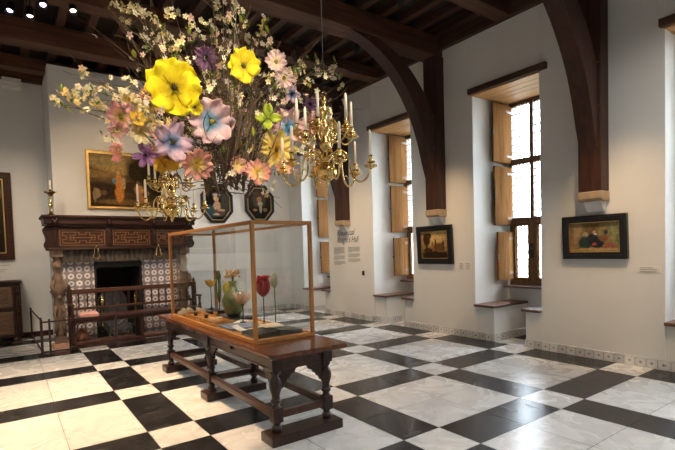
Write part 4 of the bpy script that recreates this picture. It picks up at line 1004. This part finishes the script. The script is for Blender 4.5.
MV = ((.28, .12, .30), (.46, .24, .44), (.03, .02, .05), 6, .55)
GD = ((.70, .42, .03), (.84, .58, .08), (.45, .25, .03), 6, .8)
PC = ((.72, .52, .12), (.80, .42, .34), (.65, .45, .05), 8, .7)
DF = ((.70, .38, .03), (.86, .68, .20), (.16, .07, .02), 9, .5)
PB = ((.10, .35, .58), (.76, .48, .48), (.10, .25, .38), 6, .6)
GR = ((.28, .40, .03), (.48, .55, .06), (.35, .40, .04), 4, .8)
DP = ((.09, .05, .11), (.20, .10, .20), (.05, .04, .06), 7, .7)
PW = ((.80, .68, .45), (.78, .58, .58), (.66, .48, .12), 8, .75)
CO = ((.72, .30, .26), (.78, .34, .30), (.6, .4, .1), 6, .7)
CR = ((.78, .60, .22), (.82, .72, .46), (.6, .45, .1), 7, .8)
kinds = [Y_, YG, LV, LV2, PK, MV, GD, PC, DF, PB, GR, DP, PW, PW, CO, PC, LV2, Y_, CR, CR, MV, CR, PC, PC, CR, CR, PK, GD, PK]
labs = {0: 'giant yellow paper flower with dark centre', 1: 'yellow paper flower with green centre', 2: 'lavender paper flower with blue throat', 8: 'pale yellow many petalled paper flower', 9: 'pink paper flower with blue throat', 10: 'lime green paper flower', 11: 'dark purple paper flower'}
for i, (c, d) in enumerate(BIG):
    f = Vector((-c[0]*.55, -c[1]*.8, (1.6-c[2])*.5)).normalized() + Vector((rf.uniform(-.35, .35), rf.uniform(-.2, .2), rf.uniform(-.25, .35)))*(.6 if i in (0, 1, 2) else 1)
    big_flower(c, d*1.05, kinds[i], f.normalized(), labs.get(i))
# extra paper flowers on the far side of the cloud
for i in range(8):
    a = rf.uniform(0, PI); c = CORE + Vector((1.0*math.cos(a), .45+.2*math.sin(a), rf.uniform(.1, .9)))
    big_flower(c, rf.uniform(.2, .34), kinds[rf.randint(0, len(kinds)-1)], Vector((math.cos(a), 1, -.1)).normalized())

def blossom_mesh(seed, n, c0):
    r = random.Random(seed); b = MB()
    for q in range(n):
        o = Vector((r.uniform(-.045, .045), r.uniform(-.045, .045), r.uniform(-.035, .045))); s = r.uniform(.026, .040)
        Q = Matrix.Translation(o) @ (Vector((r.uniform(-1, 1), r.uniform(-1.3, .4), r.uniform(-.8, .6))).normalized().to_track_quat('Z', 'Y')).to_matrix().to_4x4()
        cc = tuple(min(1, x*r.uniform(.88, 1.08)) for x in c0)
        for k in range(5):
            X = Q @ Matrix.Rotation(2*PI*k/5, 4, 'Z')
            b.col = cc
            b.add([(.002, 0, 0), (s*.5, -s*.34, s*.18), (s*1.0, -s*.22, s*.32), (s*1.05, s*.2, s*.3), (s*.5, s*.34, s*.16), (s*.55, 0, s*.08)],
                  [(0, 1, 5), (1, 2, 5), (2, 3, 5), (3, 4, 5), (4, 0, 5)], True, X)
        b.col = (.62, .48, .08); b.ball((0, 0, s*.1), s*.16, 4, M=Q)
    b.col = (.16, .24, .05)
    for q in range(2):
        X = Matrix.Translation((r.uniform(-.04, .04), r.uniform(-.04, .04), r.uniform(-.05, .02))) @ Matrix.Rotation(r.uniform(0, 6), 4, 'Z') @ Matrix.Rotation(r.uniform(-1, .4), 4, 'Y')
        b.grid(petal_fn(.065, .03, .4), 4, 2, X)
    return b.mesh('blossom_cluster', M['petal'])
bms = [blossom_mesh(s, n, c) for s, n, c in ((1, 4, (.88, .80, .52)), (2, 5, (.88, .81, .58)), (3, 3, (.87, .77, .42)), (4, 4, (.88, .76, .54)), (5, 5, (.86, .81, .64)), (6, 3, (.87, .70, .28)))]
rest = MB()
def put_blossom(p, k):
    o = bpy.data.objects.new('blossom_cluster', bms[k % len(bms)]); COL.objects.link(o); o.parent = fa
    o.location = p; o.rotation_euler = (rf.uniform(-.5, .5), rf.uniform(-.5, .5), rf.uniform(-1.2, 1.2)); s = rf.uniform(.7, 1.1); o.scale = (s, s, s)
spots = [tips[i] for i in order]
for k, p in enumerate(spots[:100]): put_blossom(p, rf.randint(0, 5))
def loose(p, s0=(.026, .040), c=None):
    if not clear_of_lamp(p): return
    c = c or rf.choice([(.85, .78, .60), (.84, .76, .5), (.86, .8, .7), (.84, .66, .30), (.82, .58, .5)])
    s = rf.uniform(*s0); Q = Matrix.Translation(p) @ (Vector((rf.uniform(-1, 1), rf.uniform(-1.4, .4), rf.uniform(-.8, .6))).normalized().to_track_quat('Z', 'Y')).to_matrix().to_4x4()
    rest.col = c
    for k in range(5):
        X = Q @ Matrix.Rotation(2*PI*k/5, 4, 'Z')
        rest.add([(.002, 0, 0), (s*.5, -s*.34, s*.18), (s*1.0, -s*.22, s*.32), (s*1.05, s*.2, s*.3), (s*.5, s*.34, s*.16)], [(0, 1, 2, 3, 4)], True, X)
    rest.col = (.6, .45, .08); rest.ball((0, 0, s*.1), s*.16, 4, M=Q)
for p in spots[100:]:
    for q in range(4): loose(p + rv3(.05))
for pts in anchor:
    for q in range(5):
        loose(pts[rf.randint(5, 10)] + rv3(.05))
for k in range(110): loose(Vector((rf.gauss(0, .55), rf.gauss(0, .25), rf.uniform(-.05, 1.0))))
tag(rest.build('loose_blossom', M['petal'], fa), kind='stuff')
lv = MB()
for k in range(260):
    if k < 150: p = rf.choice(anchor)[rf.randint(3, 10)] + rv3(.05)
    else: p = Vector((rf.gauss(0, .5), rf.gauss(0, .25), rf.uniform(-.1, .9)))
    if not clear_of_lamp(p): continue
    g = rf.uniform(.7, 1.3); lv.col = (.15*g, .22*g, .04*g) if rf.random() < .75 else (.38, .42, .06)
    X = Matrix.Translation(p) @ Matrix.Rotation(rf.uniform(0, 6), 4, 'Z') @ Matrix.Rotation(rf.uniform(-1, 1), 4, 'Y')
    s = rf.uniform(.05, .11); lv.grid(petal_fn(s, s*.5, .5), 4, 2, X)
tag(lv.build('small_leaves', M['leaf'], fa), kind='stuff')

# ================================================================= CHANDELIERS
def chandelier(loc, top, label, rz=0, size=1):
    """loc: the finial's lower tip"""
    t = empty('chandelier', loc, rz, label, 'chandelier', 'brass chandeliers'); t.scale = (size, size, size)
    b = MB(); b.lathe([(.002, 0), (.02, .015), (.012, .035), (.03, .05), (.02, .07), (.06, .085), (.105, .12), (.125, .17), (.115, .22), (.075, .26), (.035, .285), (.045, .30), (.07, .325), (.07, .345), (.03, .37),
        (.035, .42), (.06, .46), (.065, .50), (.035, .55), (.03, .60), (.05, .635), (.06, .66), (.06, .69), (.03, .72), (.026, .78), (.045, .82), (.05, .86), (.025, .90), (.022, .95), (.035, .98), (.015, 1.01), (.01, 1.02)], 24)
    b.build('baluster', M['brass'], t)
    b = MB()
    pts = [(.028*math.cos(a), 0, 1.045 + .028*math.sin(a)) for a in [2*PI*i/12 for i in range(13)]]; b.tube(pts, .006, 6); b.build('ring', M['brass'], t)
    b = MB(); b.tube([(0, 0, 1.07), (0, 0, (top-loc[2])/size)], .006, 6); b.build('rod', M['iron'], t)
    tiers = ((6, .335, .50, [(.05, 0, .335), (.11, 0, .40), (.20, 0, .40), (.255, 0, .32), (.275, 0, .19), (.31, 0, .09), (.375, 0, .045), (.44, 0, .07), (.485, 0, .14), (.50, 0, .205)], .205),
             (6, .68, .315, [(.045, 0, .675), (.08, 0, .735), (.135, 0, .74), (.165, 0, .68), (.17, 0, .59), (.19, 0, .52), (.235, 0, .495), (.28, 0, .515), (.305, 0, .55), (.315, 0, .58)], .58))
    proto = None
    for ti, (n, z0, r, path, zp) in enumerate(tiers):
        a0 = .32 if ti == 0 else .32 + PI/6
        path = [(q[0]*1.02, q[1], q[2]) for q in path]; r *= 1.02
        b = MB(); p = smooth(path, 4); b.tube(p, [.0105]*len(p), 7)
        x1, z1 = path[1][0], path[1][2]
        cxs = path[2][0]-.03; czs = path[2][2]-.075
        sp = [(cxs + (.062-.0045*i)*math.cos(2.2-.55*i), 0, czs + (.062-.0045*i)*math.sin(2.2-.55*i)) for i in range(11)]
        b.tube(smooth(sp, 2), .007, 6); b.ball(sp[-1], .014, 6)
        sp = [(path[6][0] - .05 + .04*math.cos(-.2+.5*i), 0, path[6][2] + .085 + .04*math.sin(-.2+.5*i)) for i in range(9)]; b.tube(sp, .006, 6); b.ball(sp[-1], .012, 6)
        arm_me = b.mesh('arm', M['brass'])
        b = MB(); b.lathe([(.012, -.03), (.02, -.015), (.072, .0), (.078, .012), (.07, .01), (.022, .012), (.014, .03), (.05, .045), (.055, .055), (.02, .052), (.018, .06), (.024, .10), (.026, .125), (.016, .125)], 16, (r, 0, zp)); pan_me = b.mesh('drip_pan', M['brass'])
        b = MB(); b.lathe([(.0165, .115), (.0155, .36), (.013, .385), (.004, .40)], 10, (r, 0, zp)); can_me = b.mesh('candle', M['candle'])
        for k in range(n):
            a = a0 + 2*PI*k/n
            o = bpy.data.objects.new('arm', arm_me); COL.objects.link(o); o.parent = t; o.rotation_euler = (0, 0, a)
            for nm, me in (('drip_pan', pan_me), ('candle', can_me)):
                c = bpy.data.objects.new(nm, me); COL.objects.link(c); c.parent = o
                if nm == 'candle': c.rotation_euler = (rf.uniform(-.012, .012), rf.uniform(-.008, .008), 0)
    # small ornaments between the arms
    for z, r0, n in ((.33, .16, 6), (.69, .11, 6), (.85, .09, 6)):
        for k in range(n):
            a = 2*PI*(k+.5)/n + .3; b = MB()
            b.tube(smooth([(r0*.4*math.cos(a), r0*.4*math.sin(a), z), (r0*.9*math.cos(a), r0*.9*math.sin(a), z+.05), (r0*math.cos(a), r0*math.sin(a), z-.02), (r0*.8*math.cos(a), r0*.8*math.sin(a), z-.03)], 3), .006, 5)
            b.ball((r0*.8*math.cos(a), r0*.8*math.sin(a), z-.03), .013, 5)
            b.build('scroll_ornament', M['brass'], t)
chandelier((2.735, 3.95, 2.245), 5.44, 'brass chandelier hanging to the right of the flower cloud', -.12, .92)
chandelier((2.15, 7.40, 2.11), 5.10, 'brass chandelier hanging in front of the mantel painting', .2)

# ================================================================= SPOTLIGHTS
def aim(d): return Vector(d).normalized().to_track_quat('-Z', 'Y')
M['bulb'] = emis('lamp_face', (1, .86, .68), 7)
M['bulb2'] = emis('lilac_lamp_face', (.80, .6, 1), 5)
def spotlight(loc, target, power, size, label, blend=.6, color=(1, .68, .38), mat='bulb', rad=.05):
    d = Vector(target) - Vector(loc)
    t = empty('ceiling_spotlight', loc, 0, label, 'spotlight', 'ceiling spotlights')
    b = MB(); b.tube([(0, 0, 0), (0, 0, 5.32-loc[2])], .010, 6); b.box(-.04, .04, -.04, .04, 5.30-loc[2], 5.32-loc[2]); b.build('bracket', M['iron'], t)
    hq = aim(d).to_matrix().to_4x4()
    b = MB(); b.lathe([(.035, .12), (.05, .10), (.055, 0), (.06, -.05), (.050, -.05), (.046, -.01)], 16, (0, 0, 0), hq); b.build('housing', M['iron'], t)
    b = MB(); b.lathe([(.036, -.018), (.036, -.014), (.02, -.010)], 16, (0, 0, 0), hq); b.build('lamp_face', M[mat], t)
    l = bpy.data.lights.new('spot_beam', 'SPOT'); l.energy = power; l.color = color; l.spot_size = R(size); l.spot_blend = blend; l.shadow_soft_size = rad
    o = bpy.data.objects.new('spot_beam', l); COL.objects.link(o); o.parent = t
    o.rotation_mode = 'QUATERNION'; o.rotation_quaternion = aim(d); o.location = d.normalized()*.07
OUT = 'unseen ceiling spotlight out of frame '  # unseen spotlights, added for the warm pools and overall brightness
spotlight((.44, 7.87, 5.05), (.2, 6.2, 0), 420, 70, 'ceiling spotlight above the left floor, second from the photo edge', 1)
spotlight((.21, 7.85, 5.05), (-.8, 5.5, 0), 200, 75, 'ceiling spotlight nearest the photo edge', 1, color=(1, .82, .62), mat='bulb2')
spotlight((.57, 7.45, 5.05), (.5, 4.2, 0), 620, 70, 'ceiling spotlight highest in the photo at its edge', 1, mat='bulb2')
spotlight((.92, 7.40, 5.05), (1.3, 5.0, 0), 200, 75, 'brightest ceiling spotlight, beside the beam over the flower twigs', 1)
spotlight((3.8, 7.15, 5.0), (4.9, 11.2, 2.6), 110, 55, 'ceiling spotlight glimpsed behind the pink rosettes', 1, color=(1, .86, .7))
spotlight((4.3, 7.05, 5.0), (6.5, 8.6, 1.2), 230, 44, 'ceiling spotlight glimpsed beside the chandelier rod', 1)
spotlight((4.6, 4.7, 5.0), (6.5, 5.75, 1.25), 240, 36, OUT+'that lights the castle picture', 1)
spotlight((4.6, 1.9, 5.0), (6.5, 2.85, 1.2), 240, 36, OUT+'that lights the group portrait', 1)
spotlight((.6, 2.6, 4.6), (1.7, 4.9, 3.15), 210, 60, OUT+'that lights the flowers', 1, color=(1, .84, .62))
spotlight((2.9, 2.0, 5.0), (2.6, 4.9, 3.2), 300, 55, OUT+'that lights the chandelier', 1, color=(1, .84, .62))
spotlight((1.2, 6.4, 5.0), (1.9, 10, 2.4), 130, 60, OUT+'that lights the mantel painting', 1)
spotlight((-.6, 7.4, 5.0), (-.3, 11.2, 1.5), 130, 60, OUT+'that lights the tall dark picture', 1, color=(1, .82, .62))
spotlight((.4, 6.9, 5.0), (1.75, 9.7, .5), 420, 40, OUT+'that lights the hearth', 1, color=(1, .8, .56))
spotlight((1.4, 3.9, 5.0), (2.0, 5.2, .9), 90, 50, OUT+'that lights the glass case', 1)
FL = (1, .95, .89)  # neutral flood lamps below are added fill, raising the room's general brightness
for x, w in ((-1.5, 'added as fill over the left side'), (2.0, 'added as fill above the camera'), (5.2, 'added as fill near the windows')):
    spotlight((x, .9, 5.0), (x+.1, 3.2, 0), 95, 105, OUT+w, 1, FL, rad=.12)
    spotlight((x, -2.2, 5.0), (x+.1, -1.0, 0), 95, 105, OUT+'behind the camera '+w, 1, FL, rad=.12)
spotlight((-1.5, 5.2, 5.0), (0, 8.5, 0), 95, 105, OUT+'added as fill left of the flower cloud', 1, FL, rad=.12)
spotlight((5.0, 6.2, 5.0), (5.0, 8.5, 0), 95, 105, OUT+'added as fill, hidden behind the big beam', 1, FL, rad=.12)

# ---- outdoors: lawn, and a daylight sky
g = MB(); g.add([(7.9, -60, -1.5), (90, -60, -1.5), (90, 80, -1.5), (7.9, 80, -1.5)], [(0, 1, 2, 3)]); tag(g.build('ground', M['grass']), 'lawn outside the windows', 'lawn', kind='structure')
W = bpy.data.worlds.new('World'); SC.world = W; W.use_nodes = True
bg = W.node_tree.nodes['Background']; bg.inputs[0].default_value = (.86, .93, 1.0, 1); bg.inputs[1].default_value = 27.0
for (a, b_) in NICHES:
    l = bpy.data.lights.new('window_portal', 'AREA'); l.shape = 'RECTANGLE'; l.size = 3.3; l.size_y = b_-a-.3; l.cycles.is_portal = True
    o = bpy.data.objects.new('window_portal', l); COL.objects.link(o); o.location = (7.66, (a+b_)/2+.11, 2.5); o.rotation_euler = (0, PI/2, 0)

# ================================================================= CAMERA
TH, AR, PT, F, PY = R(35.767), R(1.67), R(2.311), 459.5, 268.335
Fv = Vector((math.sin(TH)*math.cos(PT), math.cos(TH)*math.cos(PT), -math.sin(PT)))
R0 = Vector((math.cos(TH), -math.sin(TH), 0)); D0 = Fv.cross(R0)
Rv = R0*math.cos(AR) + D0*math.sin(AR); Dv = -R0*math.sin(AR) + D0*math.cos(AR)
cam = bpy.data.cameras.new('Camera'); co = bpy.data.objects.new('Camera', cam); COL.objects.link(co)
mw = Matrix.Identity(4)
for i in range(3): mw[i][0] = Rv[i]; mw[i][1] = -Dv[i]; mw[i][2] = -Fv[i]
mw[2][3] = 1.6
co.matrix_world = mw
cam.sensor_width = 36; cam.lens = F*36/675; cam.shift_y = (PY-225)/675; cam.clip_end = 300
SC.camera = co
vs_set = SC.view_settings
vs_set.view_transform = 'Standard'; vs_set.look = 'None'; vs_set.gamma = 1; vs_set.use_curve_mapping = False
vs_set.exposure = 1.02
